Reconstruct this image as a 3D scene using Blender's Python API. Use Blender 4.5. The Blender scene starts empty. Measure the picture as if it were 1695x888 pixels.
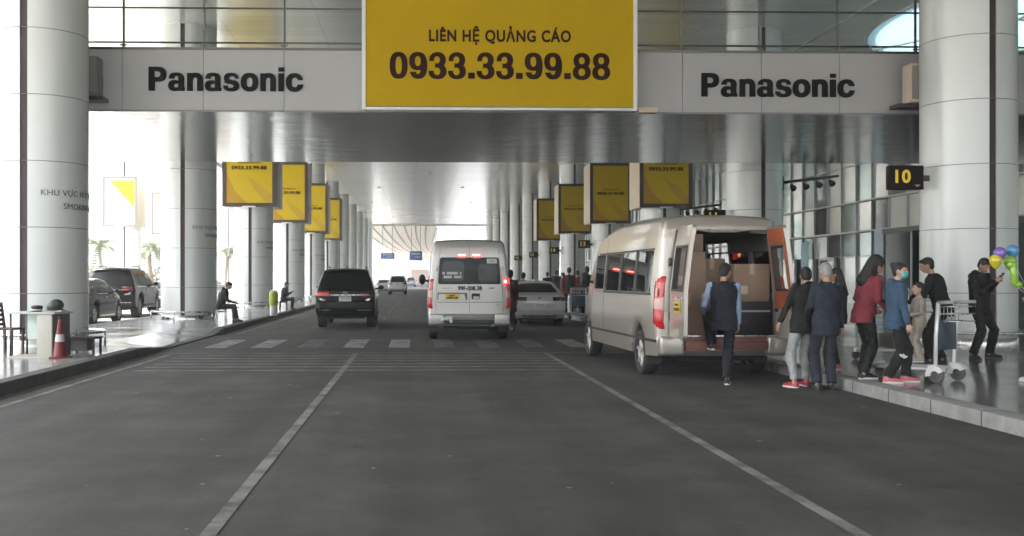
import bpy, bmesh, math, random
from mathutils import Vector, Matrix, noise as mnoise
R = math.radians
random.seed(7)
SC = bpy.context.scene
COL = SC.collection

# ------------------------------------------------------------------ camera, world, sun, exposure
F, YAW, CAMZ = 1650.0, R(1.5), 1.5
CX = 690 + F * math.tan(YAW)
CY = 462.0
cam_d = bpy.data.cameras.new('camera')
cam = bpy.data.objects.new('camera', cam_d); COL.objects.link(cam); SC.camera = cam
cam.location = (0, 0, CAMZ)
cam.rotation_euler = (R(90), 0, -YAW)
cam_d.sensor_width = 36.0
cam_d.lens = 36.0 * F / 1695.0
cam_d.shift_x = (847.5 - CX) / 1695.0
cam_d.shift_y = (CY - 444.0) / 1695.0
cam_d.clip_start = 0.1
cam_d.clip_end = 3000

SUN_EL, SUN_AZ = R(62), R(-100)          # azimuth from +Y towards +X
w = bpy.data.worlds.new('World'); SC.world = w; w.use_nodes = True
nt = w.node_tree
bg = nt.nodes['Background']
sky = nt.nodes.new('ShaderNodeTexSky')
sky.sky_type = 'NISHITA'; sky.sun_disc = False
sky.sun_elevation = SUN_EL; sky.sun_rotation = SUN_AZ
sky.air_density = 1.0; sky.dust_density = 4.0; sky.ozone_density = 0.6
hs = nt.nodes.new('ShaderNodeHueSaturation'); hs.inputs['Saturation'].default_value = 0.40     # hazy white sky
nt.links.new(sky.outputs[0], hs.inputs['Color']); nt.links.new(hs.outputs[0], bg.inputs['Color'])
bg.inputs['Strength'].default_value = 0.15
sun_d = bpy.data.lights.new('sun', 'SUN'); sun_d.energy = 2.5; sun_d.angle = R(4)
sun_d.color = (1.0, 0.95, 0.87)
sun = bpy.data.objects.new('sun', sun_d); COL.objects.link(sun)
sdir = Vector((math.sin(SUN_AZ) * math.cos(SUN_EL), math.cos(SUN_AZ) * math.cos(SUN_EL), math.sin(SUN_EL)))
sun.rotation_euler = sdir.to_track_quat('Z', 'Y').to_euler()
sun.location = (-30, 0, 60)

SC.view_settings.view_transform = 'Standard'
SC.view_settings.look = 'None'
SC.view_settings.exposure = 2.74
SC.view_settings.gamma = 1.0
SC.render.engine = 'CYCLES'
SC.cycles.use_denoising = True
SC.cycles.max_bounces = 8
SC.cycles.diffuse_bounces = 5
SC.cycles.glossy_bounces = 4
SC.cycles.transparent_max_bounces = 16
SC.cycles.caustics_reflective = False
SC.cycles.caustics_refractive = False
SC.cycles.sample_clamp_indirect = 8.0

# ------------------------------------------------------------------ picture -> place
def pix(px, py, Y):
    a = (px - CX) / F; b = (CY - py) / F
    d = Vector((math.sin(YAW) + a * math.cos(YAW), math.cos(YAW) - a * math.sin(YAW), b))
    t = Y / d.y
    return Vector((d.x * t, Y, CAMZ + d.z * t))

def gnd(px, py, h=0.0):
    a = (px - CX) / F; b = (CY - py) / F
    d = Vector((math.sin(YAW) + a * math.cos(YAW), math.cos(YAW) - a * math.sin(YAW), b))
    t = (h - CAMZ) / b
    return Vector((d.x * t, d.y * t, h))

# ------------------------------------------------------------------ materials
MATS = {}
def mat(name, col, rough=0.5, metal=0.0, var=0.0, vscale=3.0, bump=0.0, bscale=40.0, coat=0.0,
        emit=0.0, ecol=None, spec=0.5, stretch=None, rvar=0.0, col2=None, sss=0.0):
    if name in MATS: return MATS[name]
    m = bpy.data.materials.new(name); m.use_nodes = True
    nt = m.node_tree; b = nt.nodes['Principled BSDF']
    b.inputs['Base Color'].default_value = (*col, 1)
    b.inputs['Roughness'].default_value = rough
    b.inputs['Metallic'].default_value = metal
    b.inputs['Specular IOR Level'].default_value = spec
    b.inputs['Coat Weight'].default_value = coat
    b.inputs['Coat Roughness'].default_value = 0.06
    if emit:
        b.inputs['Emission Color'].default_value = (*(ecol or col), 1)
        b.inputs['Emission Strength'].default_value = emit
    tc = nt.nodes.new('ShaderNodeTexCoord')
    src = tc.outputs['Object']
    if stretch:
        mp = nt.nodes.new('ShaderNodeMapping'); mp.inputs['Scale'].default_value = stretch
        nt.links.new(src, mp.inputs[0]); src = mp.outputs[0]
    if var or col2 or rvar:
        n = nt.nodes.new('ShaderNodeTexNoise'); n.inputs['Scale'].default_value = vscale
        n.inputs['Detail'].default_value = 6; n.inputs['Roughness'].default_value = 0.62
        nt.links.new(src, n.inputs['Vector'])
        if var or col2:
            cr = nt.nodes.new('ShaderNodeValToRGB')
            c2 = col2 or tuple(min(1, c * (1 + var)) for c in col)
            c1 = col if col2 else tuple(c * (1 - var) for c in col)
            cr.color_ramp.elements[0].position = 0.32; cr.color_ramp.elements[0].color = (*c1, 1)
            cr.color_ramp.elements[1].position = 0.68; cr.color_ramp.elements[1].color = (*c2, 1)
            nt.links.new(n.outputs['Fac'], cr.inputs[0]); nt.links.new(cr.outputs[0], b.inputs['Base Color'])
        if rvar:
            mr = nt.nodes.new('ShaderNodeMapRange')
            mr.inputs['To Min'].default_value = max(0.02, rough - rvar); mr.inputs['To Max'].default_value = min(1, rough + rvar)
            mr.inputs['From Min'].default_value = 0.3; mr.inputs['From Max'].default_value = 0.7
            nt.links.new(n.outputs['Fac'], mr.inputs[0]); nt.links.new(mr.outputs[0], b.inputs['Roughness'])
    if bump:
        n2 = nt.nodes.new('ShaderNodeTexNoise'); n2.inputs['Scale'].default_value = bscale; n2.inputs['Detail'].default_value = 4
        nt.links.new(src, n2.inputs['Vector'])
        bp = nt.nodes.new('ShaderNodeBump'); bp.inputs['Strength'].default_value = bump; bp.inputs['Distance'].default_value = 0.02
        nt.links.new(n2.outputs['Fac'], bp.inputs['Height']); nt.links.new(bp.outputs[0], b.inputs['Normal'])
    MATS[name] = m
    return m

def mat_tiles(name, col, joint, size, rough, var, bump=0.0, jw=0.006):
    """tiled floor in world metres: brick texture without offset"""
    m = bpy.data.materials.new(name); m.use_nodes = True; nt = m.node_tree; b = nt.nodes['Principled BSDF']
    tc = nt.nodes.new('ShaderNodeTexCoord')
    br = nt.nodes.new('ShaderNodeTexBrick'); br.offset = 0.0
    br.inputs['Scale'].default_value = 1.0
    br.inputs['Brick Width'].default_value = size; br.inputs['Row Height'].default_value = size
    br.inputs['Mortar Size'].default_value = jw
    br.inputs['Color1'].default_value = (*[c * (1 - var) for c in col], 1)
    br.inputs['Color2'].default_value = (*[c * (1 + var) for c in col], 1)
    br.inputs['Mortar'].default_value = (*joint, 1)
    nt.links.new(tc.outputs['Object'], br.inputs['Vector'])
    n = nt.nodes.new('ShaderNodeTexNoise'); n.inputs['Scale'].default_value = 60; n.inputs['Detail'].default_value = 3
    nt.links.new(tc.outputs['Object'], n.inputs['Vector'])
    n3 = nt.nodes.new('ShaderNodeTexNoise'); n3.inputs['Scale'].default_value = 0.7; n3.inputs['Detail'].default_value = 5
    nt.links.new(tc.outputs['Object'], n3.inputs['Vector'])
    mx = nt.nodes.new('ShaderNodeMix'); mx.data_type = 'RGBA'; mx.blend_type = 'MULTIPLY'; mx.inputs['Factor'].default_value = 0.55
    cr = nt.nodes.new('ShaderNodeValToRGB'); cr.color_ramp.elements[0].position = .3; cr.color_ramp.elements[0].color = (.45, .45, .45, 1)
    cr.color_ramp.elements[1].position = .7
    nt.links.new(n.outputs['Fac'], cr.inputs[0])
    nt.links.new(br.outputs['Color'], mx.inputs['A']); nt.links.new(cr.outputs[0], mx.inputs['B'])
    nt.links.new(mx.outputs['Result'], b.inputs['Base Color'])
    mr = nt.nodes.new('ShaderNodeMapRange'); mr.inputs['From Min'].default_value = .3; mr.inputs['From Max'].default_value = .7
    mr.inputs['To Min'].default_value = rough * .6; mr.inputs['To Max'].default_value = rough * 1.6
    nt.links.new(n3.outputs['Fac'], mr.inputs[0]); nt.links.new(mr.outputs[0], b.inputs['Roughness'])
    return m

def mat_clear(name, tint=(0.9, 0.95, 0.95), refl=0.12, rough=0.02):
    m = bpy.data.materials.new(name); m.use_nodes = True; nt = m.node_tree
    for n in list(nt.nodes):
        if n.type == 'BSDF_PRINCIPLED': nt.nodes.remove(n)
    out = nt.nodes['Material Output']
    t = nt.nodes.new('ShaderNodeBsdfTransparent'); t.inputs[0].default_value = (*tint, 1)
    g = nt.nodes.new('ShaderNodeBsdfGlossy'); g.inputs['Roughness'].default_value = rough
    g.inputs['Color'].default_value = (1, 1, 1, 1)
    lw = nt.nodes.new('ShaderNodeLayerWeight'); lw.inputs[0].default_value = refl
    mx = nt.nodes.new('ShaderNodeMixShader')
    nt.links.new(lw.outputs['Fresnel'], mx.inputs[0]); nt.links.new(t.outputs[0], mx.inputs[1]); nt.links.new(g.outputs[0], mx.inputs[2])
    nt.links.new(mx.outputs[0], out.inputs['Surface'])
    MATS[name] = m
    return m

# ------------------------------------------------------------------ mesh helper
class MB:
    def __init__(s): s.v = []; s.f = []; s.sm = []
    def add(s, vs, fs, smooth=False):
        o = len(s.v); s.v.extend([tuple(v) for v in vs])
        s.f.extend([tuple(i + o for i in f) for f in fs]); s.sm.extend([smooth] * len(fs)); return s
    def box(s, x0, x1, y0, y1, z0, z1):
        vs = [(x, y, z) for z in (z0, z1) for y in (y0, y1) for x in (x0, x1)]
        return s.add(vs, [(0, 2, 3, 1), (4, 5, 7, 6), (0, 1, 5, 4), (2, 6, 7, 3), (0, 4, 6, 2), (1, 3, 7, 5)])
    def cbox(s, c, d, rot=None):
        h = [q / 2 for q in d]
        vs = [Vector((x, y, z)) for z in (-h[2], h[2]) for y in (-h[1], h[1]) for x in (-h[0], h[0])]
        if rot is not None: vs = [rot @ v for v in vs]
        vs = [v + Vector(c) for v in vs]
        return s.add(vs, [(0, 2, 3, 1), (4, 5, 7, 6), (0, 1, 5, 4), (2, 6, 7, 3), (0, 4, 6, 2), (1, 3, 7, 5)])
    def ring_loft(s, rings, cap=True, smooth=True):
        n = len(rings[0]); vs = [p for r in rings for p in r]; fs = []
        for k in range(len(rings) - 1):
            for i in range(n):
                j = (i + 1) % n
                fs.append((k * n + i, k * n + j, (k + 1) * n + j, (k + 1) * n + i))
        if cap:
            fs.append(tuple(reversed(range(n)))); fs.append(tuple((len(rings) - 1) * n + i for i in range(n)))
        return s.add(vs, fs, smooth)
    def frame(s, d):
        d = Vector(d).normalized()
        a = Vector((0, 0, 1)) if abs(d.z) < 0.95 else Vector((0, 1, 0))
        u = d.cross(a).normalized(); v = u.cross(d).normalized()
        return u, v
    def cyl(s, p0, p1, r0, r1=None, n=12, smooth=True):
        r1 = r0 if r1 is None else r1
        p0 = Vector(p0); p1 = Vector(p1); u, v = s.frame(p1 - p0)
        rg = []
        for p, r in ((p0, r0), (p1, r1)):
            rg.append([p + (u * math.cos(2 * math.pi * i / n) + v * math.sin(2 * math.pi * i / n)) * r for i in range(n)])
        return s.ring_loft(rg, True, smooth)
    def tube(s, pts, r, n=8):
        pts = [Vector(p) for p in pts]; rg = []
        u = None
        for i, p in enumerate(pts):
            d = (pts[min(i + 1, len(pts) - 1)] - pts[max(i - 1, 0)]).normalized()
            if u is None: u, v = s.frame(d)
            else:
                u = (u - d * u.dot(d)).normalized()
            v = d.cross(u)
            rr = r[i] if isinstance(r, (list, tuple)) else r
            rg.append([p + (u * math.cos(2 * math.pi * k / n) + v * math.sin(2 * math.pi * k / n)) * rr for k in range(n)])
        return s.ring_loft(rg, True, True)
    def capsule(s, p0, p1, r0, r1, n=12):
        p0 = Vector(p0); p1 = Vector(p1); d = p1 - p0
        if d.length < 1e-5: d = Vector((0, 0, 1e-4)); p1 = p0 + d
        dn = d.normalized(); u, v = s.frame(d); rg = []
        st = [(p0, r0, a) for a in (-85, -55, -25)] + [(p1, r1, a) for a in (25, 55, 85)]
        for p, r, a in st:
            c = p + dn * r * math.sin(R(a)); rr = r * math.cos(R(a))
            rg.append([c + (u * math.cos(2 * math.pi * i / n) + v * math.sin(2 * math.pi * i / n)) * rr for i in range(n)])
        return s.ring_loft(rg)
    def ell(s, c, rad, rot=None, nu=16, nv=10):
        rg = []
        for k in range(nv + 1):
            a = -math.pi / 2 + math.pi * (k + 0.02) / (nv + 0.04)
            rg.append([])
            for i in range(nu):
                b = 2 * math.pi * i / nu
                p = Vector((rad[0] * math.cos(a) * math.cos(b), rad[1] * math.cos(a) * math.sin(b), rad[2] * math.sin(a)))
                if rot is not None: p = rot @ p
                rg[-1].append(p + Vector(c))
        return s.ring_loft(rg)
    def lathe(s, prof, c=(0, 0, 0), axis='z', n=24, closed=False, smooth=True):
        rg = []
        for r, h in prof:
            ring = []
            for i in range(n):
                a = 2 * math.pi * i / n
                if axis == 'z': p = (r * math.cos(a), r * math.sin(a), h)
                elif axis == 'x': p = (h, r * math.cos(a), r * math.sin(a))
                else: p = (r * math.cos(a), h, r * math.sin(a))
                ring.append(Vector(p) + Vector(c))
            rg.append(ring)
        if closed:
            rg.append(rg[0]); return s.ring_loft(rg, False, smooth)
        return s.ring_loft(rg, True, smooth)
    def prism(s, poly, d, axis='y', at=0.0):
        """poly of 2-D points extruded along axis from at to at+d"""
        def P(a, b, t):
            return {'y': (a, t, b), 'x': (t, a, b), 'z': (a, b, t)}[axis]
        n = len(poly)
        vs = [P(a, b, at) for a, b in poly] + [P(a, b, at + d) for a, b in poly]
        fs = [tuple(range(n)), tuple(range(2 * n - 1, n - 1, -1))] + [(i, i + n, (i + 1) % n + n, (i + 1) % n) for i in range(n)]
        return s.add(vs, fs)
    def build(s, name, m, parent=None, bevel=0.0, seg=2, smooth=None, autosmooth=False):
        me = bpy.data.meshes.new(name); me.from_pydata(s.v, [], s.f); me.update()
        bm = bmesh.new(); bm.from_mesh(me)
        bmesh.ops.recalc_face_normals(bm, faces=bm.faces)
        if bevel:
            ed = [e for e in bm.edges if len(e.link_faces) == 2 and e.calc_face_angle(0) > 0.6]
            bmesh.ops.bevel(bm, geom=ed, offset=bevel, segments=seg, affect='EDGES', profile=0.6, clamp_overlap=True)
        bm.to_mesh(me); bm.free()
        if not bevel and smooth is None:
            for p, q in zip(me.polygons, s.sm): p.use_smooth = q
        elif smooth or bevel:
            for p in me.polygons: p.use_smooth = True
            me.set_sharp_from_angle(angle=R(50))
        if m is not None: me.materials.append(m)
        return link(name, me, parent)

def link(name, me, parent=None):
    o = bpy.data.objects.new(name, me); COL.objects.link(o)
    if parent is not None: o.parent = parent
    return o

def tag(o, label=None, cat=None, group=None, kind=None):
    if label: o['label'] = label
    if cat: o['category'] = cat
    if group: o['group'] = group
    if kind: o['kind'] = kind
    return o

def thing(name, label, cat, loc=(0, 0, 0), rz=0.0, group=None):
    o = bpy.data.objects.new(name, None); COL.objects.link(o)
    o.empty_display_size = 0.2
    o.location = loc; o.rotation_euler = (0, 0, rz)
    return tag(o, label, cat, group)

def copy_tree(o, parent=None):
    c = o.copy(); COL.objects.link(c)
    if parent is not None: c.parent = parent
    for ch in list(o.children): copy_tree(ch, c)
    return c

def bake(o):
    """apply an object's modifiers without operators"""
    dg = bpy.context.evaluated_depsgraph_get(); dg.update()
    me = bpy.data.meshes.new_from_object(o.evaluated_get(dg))
    old = o.data; o.modifiers.clear(); o.data = me
    if old.users == 0: (bpy.data.meshes.remove(old) if isinstance(old, bpy.types.Mesh) else None)
    return o

def text_data(body, width=None, height=None, bold=0.0, extrude=0.004, space=1.0):
    """mesh of the writing in the xz plane, centred, facing -y"""
    c = bpy.data.curves.new('t', 'FONT'); c.body = body; c.offset = bold; c.space_character = space
    c.extrude = 0.01; c.align_x = 'LEFT'; c.resolution_u = 5
    o = bpy.data.objects.new('t', c); COL.objects.link(o)
    dg = bpy.context.evaluated_depsgraph_get(); dg.update()
    me = bpy.data.meshes.new_from_object(o.evaluated_get(dg))
    bpy.data.objects.remove(o); bpy.data.curves.remove(c)
    xs = [v.co.x for v in me.vertices]; ys = [v.co.y for v in me.vertices]
    x0, x1 = min(xs), max(xs); cap = 0.68 + 2 * bold
    sx = width / (x1 - x0) if width else height / cap
    sy = height / cap if height else sx
    for v in me.vertices:
        x, y, z = v.co
        v.co = ((x - (x0 + x1) / 2) * sx, -z / 0.01 * extrude, (y + bold - cap / 2) * sy)
    me.update()
    return me

def writing(name, body, m, parent, loc, width=None, height=None, bold=0.0, extrude=0.004, space=1.0, rz=0.0):
    me = text_data(body, width, height, bold, extrude, space)
    me.materials.clear(); me.materials.append(m)
    o = link(name, me, parent); o.location = loc; o.rotation_euler = (0, 0, rz)
    return o
# ------------------------------------------------------------------ heavy grotesque letters, drawn as outlines
import numpy as np
def glyph_field(ch, X, Y):
    """signed field (>0 inside) of a heavy sans letter; x-height .74, cap 1.0"""
    def box(x0, x1, y0, y1): return np.minimum(np.minimum(X - x0, x1 - X), np.minimum(Y - y0, y1 - Y))
    def sup(cx, cy, rx, ry, n=2.35):
        q = (np.abs((X - cx) / rx) ** n + np.abs((Y - cy) / ry) ** n) ** (1 / n)
        return (1 - q) * min(rx, ry)
    U = lambda *a: np.maximum.reduce(a); I = lambda *a: np.minimum.reduce(a)
    if ch == 'P':
        outer = U(I(sup(.40, .69, .37, .31, 2.6), X - .36), box(.02, .42, .38, 1.0)); hole = U(I(sup(.36, .69, .165, .125, 2.4), X - .34), box(.27, .37, .565, .815))
        return I(U(outer, box(.02, .28, 0, 1)), -hole), .80
    if ch == 'n':
        arch = I(sup(.385, .43, .315, .33, 2.5), -I(U(sup(.365, .40, .105, .165, 2.4), box(.26, .47, -.5, .40)), 1 + X * 0), Y - 0)
        leg = box(.455, .70, 0, .45)
        return I(U(box(.03, .265, 0, .745), I(arch, U(Y - .40, X - .45)), leg), Y + 0), .73
    if ch == 'i': return U(box(.03, .275, 0, .745), box(.03, .275, .83, 1.0)), .305
    if ch == 'o': return I(sup(.385, .372, .375, .39), -sup(.385, .372, .135, .20)), .77
    if ch == 'c':
        ring = I(sup(.375, .372, .37, .39), -sup(.385, .372, .14, .205))
        gap = I(X - .40, I(Y - .285, .475 - Y)); 
        return I(ring, -gap), .735
    if ch == 's':
        top = I(sup(.35, .53, .315, .232), -sup(.375, .545, .12, .075), -I(X - .36, I(Y - .40, .525 - Y)))
        bot = I(sup(.35, .215, .345, .232), -sup(.325, .20, .12, .072), -I(.34 - X, I(Y - .225, .34 - Y)))
        top = I(top, U(Y - .36, .42 - X)); bot = I(bot, U(.39 - Y, X - .28))
        return U(top, bot, I(box(.16, .54, .30, .445), 0 * X + .05)), .70
    if ch == 'a':
        arch = I(sup(.36, .50, .325, .262, 2.5), -sup(.35, .49, .10, .135), U(Y - .50, X - .44))
        arch = I(arch, U(X - .20, Y - .515))
        bowl = I(sup(.285, .215, .275, .23, 2.3), -sup(.36, .215, .11, .082))
        bowl = I(bowl, .55 - X)
        stem = U(box(.44, .675, .06, .52), box(.46, .71, 0, .14))
        return U(arch, bowl, stem), .745
    if ch == '.': return box(.03, .27, 0, .235), .30
    if ch == '0': return I(sup(.335, .5, .32, .515, 2.5), -sup(.335, .5, .115, .335, 2.4)), .67
    if ch == '8':
        return I(U(sup(.335, .715, .30, .30, 2.2), sup(.335, .265, .325, .295, 2.2)), -sup(.335, .715, .105, .135, 2.1), -sup(.335, .270, .12, .145, 2.1)), .67
    if ch in '69':
        if ch == '6': X, Y = .67 - X, 1 - Y
        bowl = I(sup(.32, .665, .31, .35, 2.3), -sup(.32, .665, .105, .19, 2.2))
        body = I(sup(.335, .5, .32, .515, 2.5), -sup(.325, .5, .105, .335, 2.4))
        tail = I(body, U(I(X - .33, .70 - Y), I(Y - -1, .27 - Y)), U(X - .33, Y * -1 + .27))
        tail = I(tail, U(X - .30, .255 - Y))
        return U(bowl, tail), .67
    if ch == '3':
        ring = I(U(sup(.325, .715, .295, .30, 2.2), sup(.325, .275, .32, .30, 2.2)), -sup(.305, .715, .105, .135, 2.1), -sup(.305, .275, .115, .145, 2.1))
        ring = I(ring, -I(.235 - X, I(Y - .31, .655 - Y)), -I(.21 - X, I(Y - .30, .67 - Y)))
        return ring, .665
    if ch == ' ': return -1 + 0 * X, .3

def outlines(F_, xs, ys):
    """marching squares on a grid: closed loops of points"""
    seg = {}
    ny, nx = F_.shape
    ins = F_ > 0
    def ed(a, b):
        (i, j), (k, l) = a, b; fa, fb = F_[i, j], F_[k, l]; t = fa / (fa - fb)
        return (xs[j] + (xs[l] - xs[j]) * t, ys[i] + (ys[k] - ys[i]) * t)
    nxt = {}; pos = {}
    for i in range(ny - 1):
        row = ins[i:i + 2]
        if not (row.any() and not row.all()): 
            if row.all() or not row.any(): continue
        for j in range(nx - 1):
            c = (ins[i, j], ins[i, j + 1], ins[i + 1, j + 1], ins[i + 1, j])
            if all(c) or not any(c): continue
            P_ = [(i, j), (i, j + 1), (i + 1, j + 1), (i + 1, j)]
            outp = []; inp = []
            for k in range(4):
                a, b = P_[k], P_[(k + 1) % 4]
                if c[k] != c[(k + 1) % 4]:
                    key = (min(a, b), max(a, b)); pos[key] = ed(*key)
                    (outp if c[k] else inp).append((k, key))
            for (ka, a) in outp:
                bk = min(inp, key=lambda q: (q[0] - ka) % 4); nxt[a] = bk[1]
    loops = []
    while nxt:
        st, cur = next(iter(nxt.items())); lp = [pos[st]]; del nxt[st]
        while cur != st and cur in nxt:
            lp.append(pos[cur]); cur2 = nxt.pop(cur); cur = cur2
        if len(lp) > 8: loops.append(lp)
    return loops

def heavy_word(word, width, height, extrude, gap=.045):
    c = bpy.data.curves.new('t', 'CURVE'); c.dimensions = '2D'; c.fill_mode = 'BOTH'; c.extrude = .01
    ox = 0
    for ch in word:
        xs = np.linspace(-.06, .90, 110); ys = np.linspace(-.08, 1.08, 130); X, Y = np.meshgrid(xs, ys)
        f, adv = glyph_field(ch, X, Y)
        for lp in outlines(f, xs, ys):
            pts = [lp[k] for k in range(len(lp))]
            sp = c.splines.new('POLY'); sp.points.add(len(pts) - 1); sp.use_cyclic_u = True
            for p, (x, y) in zip(sp.points, pts): p.co = (x + ox, y, 0, 1)
        ox += adv + gap
    o = bpy.data.objects.new('t', c); COL.objects.link(o)
    dg = bpy.context.evaluated_depsgraph_get(); dg.update()
    me = bpy.data.meshes.new_from_object(o.evaluated_get(dg)); bpy.data.objects.remove(o); bpy.data.curves.remove(c)
    x0 = min(v.co.x for v in me.vertices); x1 = max(v.co.x for v in me.vertices)
    for v in me.vertices:
        x, y, z = v.co; v.co = ((x - (x0 + x1) / 2) * width / (x1 - x0), -z / .01 * extrude, (y - .5) * height)
    me.update(); return me
# ------------------------------------------------------------------ shared materials
M = {}
M['asphalt'] = None
def make_asphalt():
    m = bpy.data.materials.new('asphalt'); m.use_nodes = True; nt = m.node_tree; b = nt.nodes['Principled BSDF']
    tc = nt.nodes.new('ShaderNodeTexCoord')
    def noise(scale, detail=5, rough=.6, vec=None):
        n = nt.nodes.new('ShaderNodeTexNoise'); n.inputs['Scale'].default_value = scale; n.inputs['Detail'].default_value = detail
        n.inputs['Roughness'].default_value = rough
        nt.links.new(vec or tc.outputs['Object'], n.inputs['Vector']); return n.outputs['Fac']
    def ramp(f, p0, c0, p1, c1):
        r = nt.nodes.new('ShaderNodeValToRGB'); e = r.color_ramp.elements
        e[0].position = p0; e[0].color = (*c0, 1); e[1].position = p1; e[1].color = (*c1, 1)
        nt.links.new(f, r.inputs[0]); return r.outputs[0]
    def mult(a, c, f=1.0):
        x = nt.nodes.new('ShaderNodeMix'); x.data_type = 'RGBA'; x.blend_type = 'MULTIPLY'; x.inputs['Factor'].default_value = f
        nt.links.new(a, x.inputs['A']); nt.links.new(c, x.inputs['B']); return x.outputs['Result']
    mp = nt.nodes.new('ShaderNodeMapping'); mp.inputs['Scale'].default_value = (1.6, 0.06, 1)
    nt.links.new(tc.outputs['Object'], mp.inputs[0])
    base = ramp(noise(0.55, 8, .68), .30, (.042, .042, .039), .70, (.092, .091, .084))
    tracks = ramp(noise(1.0, 3, .5, mp.outputs[0]), .3, (.68, .68, .68), .7, (1.18, 1.18, 1.16))
    blot = ramp(noise(1.3, 4, .6), .33, (.74, .74, .74), .62, (1.10, 1.10, 1.08))
    grain = ramp(noise(55, 3, .7), .25, (.62, .62, .62), .75, (1.35, 1.35, 1.33))
    spots = ramp(noise(3.3, 2, .4), .26, (.55, .55, .55), .34, (1, 1, 1))
    c = mult(mult(mult(mult(base, tracks), grain), blot, .9), spots, .6)
    nt.links.new(c, b.inputs['Base Color'])
    b.inputs['Roughness'].default_value = .72; b.inputs['Specular IOR Level'].default_value = .35
    bp = nt.nodes.new('ShaderNodeBump'); bp.inputs['Strength'].default_value = .35; bp.inputs['Distance'].default_value = .01
    nt.links.new(noise(90, 3, .7), bp.inputs['Height']); nt.links.new(bp.outputs[0], b.inputs['Normal'])
    return m

def make_paint(name, keep0, keep1, col=(.30, .30, .28)):
    """worn road paint: asphalt shows through where the paint has gone"""
    m = bpy.data.materials.new(name); m.use_nodes = True; nt = m.node_tree; b = nt.nodes['Principled BSDF']
    tc = nt.nodes.new('ShaderNodeTexCoord')
    n = nt.nodes.new('ShaderNodeTexNoise'); n.inputs['Scale'].default_value = 2.2; n.inputs['Detail'].default_value = 8; n.inputs['Roughness'].default_value = .72
    nt.links.new(tc.outputs['Object'], n.inputs['Vector'])
    r = nt.nodes.new('ShaderNodeValToRGB'); e = r.color_ramp.elements
    e[0].position = keep0; e[0].color = (.055, .055, .052, 1); e[1].position = keep1; e[1].color = (*col, 1)
    nt.links.new(n.outputs['Fac'], r.inputs[0]); nt.links.new(r.outputs[0], b.inputs['Base Color'])
    b.inputs['Roughness'].default_value = .7
    return m

def mat_stones(name, col):
    m = mat(name, col, .75, var=.2, vscale=5, bump=.3); nt = m.node_tree; b = nt.nodes['Principled BSDF']
    tc = nt.nodes.new('ShaderNodeTexCoord'); sp = nt.nodes.new('ShaderNodeSeparateXYZ'); nt.links.new(tc.outputs['Object'], sp.inputs[0])
    fr = nt.nodes.new('ShaderNodeMath'); fr.operation = 'FRACT'; nt.links.new(sp.outputs['Y'], fr.inputs[0])
    lt = nt.nodes.new('ShaderNodeMath'); lt.operation = 'LESS_THAN'; lt.inputs[1].default_value = .022; nt.links.new(fr.outputs[0], lt.inputs[0])
    mx = nt.nodes.new('ShaderNodeMix'); mx.data_type = 'RGBA'; mx.inputs['B'].default_value = (.05, .05, .047, 1)
    src = b.inputs['Base Color'].links[0].from_socket
    nt.links.new(lt.outputs[0], mx.inputs['Factor']); nt.links.new(src, mx.inputs['A']); nt.links.new(mx.outputs['Result'], b.inputs['Base Color'])
    return m
M['asphalt'] = make_asphalt()
M['paint'] = make_paint('road_paint', .34, .60, (.25, .25, .235))
M['paint_worn'] = make_paint('road_paint_worn', .40, .68, (.21, .21, .20))
M['paint_thin'] = make_paint('road_paint_thin', .34, .62, (.26, .26, .245))
M['apron'] = mat('pale_concrete_apron', (.42, .41, .38), .85, var=.12, vscale=.6, bump=.1)
M['tile_pale'] = mat_tiles('pale_paving_tiles', (.34, .36, .345), (.16, .16, .15), .6, .16, .07)
M['tile_dark'] = mat_tiles('dark_granite_tiles', (.24, .235, .222), (.08, .08, .075), .8, .13, .10)
M['kerb_shaded'] = mat('shaded_kerb_stone', (.075, .073, .068), .8, var=.3, vscale=4, bump=.3)  # shade on the left kerb face is put into this dark colour
M['kerb_pale'] = mat_stones('pale_kerb_stone', (.27, .265, .25))

M['panel'] = mat('white_aluminium_panel', (.66, .685, .665), .27, metal=.08, var=.03, vscale=.5, spec=.6, bump=.025, bscale=1.4)
M['groove'] = mat('panel_joint', (.16, .165, .16), .6)
M['strip'] = mat('dark_recess_strip', (.030, .018, .018), .5)
M['steel'] = mat('brushed_steel', (.55, .56, .55), .28, metal=1.0, rvar=.08, vscale=6)
M['fascia'] = mat('grey_fascia_panel', (.395, .39, .38), .45, var=.03, vscale=.7)
M['dark_metal'] = mat('dark_painted_metal', (.035, .033, .032), .45)
M['mid_metal'] = mat('grey_painted_metal', (.20, .20, .195), .45)
M['black'] = mat('black_paint', (.012, .011, .011), .4)
M['letter_black'] = mat('black_letters', (.010, .009, .009), .8, spec=.15)
M['letter_brown'] = mat('dark_brown_letters', (.028, .007, .005), .8, spec=.15)
M['white_frame'] = mat('white_frame', (.74, .73, .70), .4)
M['yellow_board'] = mat('yellow_board', (.50, .335, .004), .75, var=.05, vscale=.35, spec=.12)
M['yellow_sign'] = mat('yellow_sign_face', (.60, .425, .008), .5, spec=.25, var=.04, vscale=.4)
M['brown_frame'] = mat('dark_brown_frame', (.045, .026, .018), .4)
M['beige'] = mat('beige_sign_side', (.62, .52, .36), .5, var=.05)
M['rail_dark'] = mat('dark_rail', (.085, .085, .08), .35, metal=.6)
M['glass'] = mat_clear('clear_glass', (.93, .95, .94), .12)
M['green_text'] = mat('green_grey_letters', (.06, .10, .085), .5)

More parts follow.
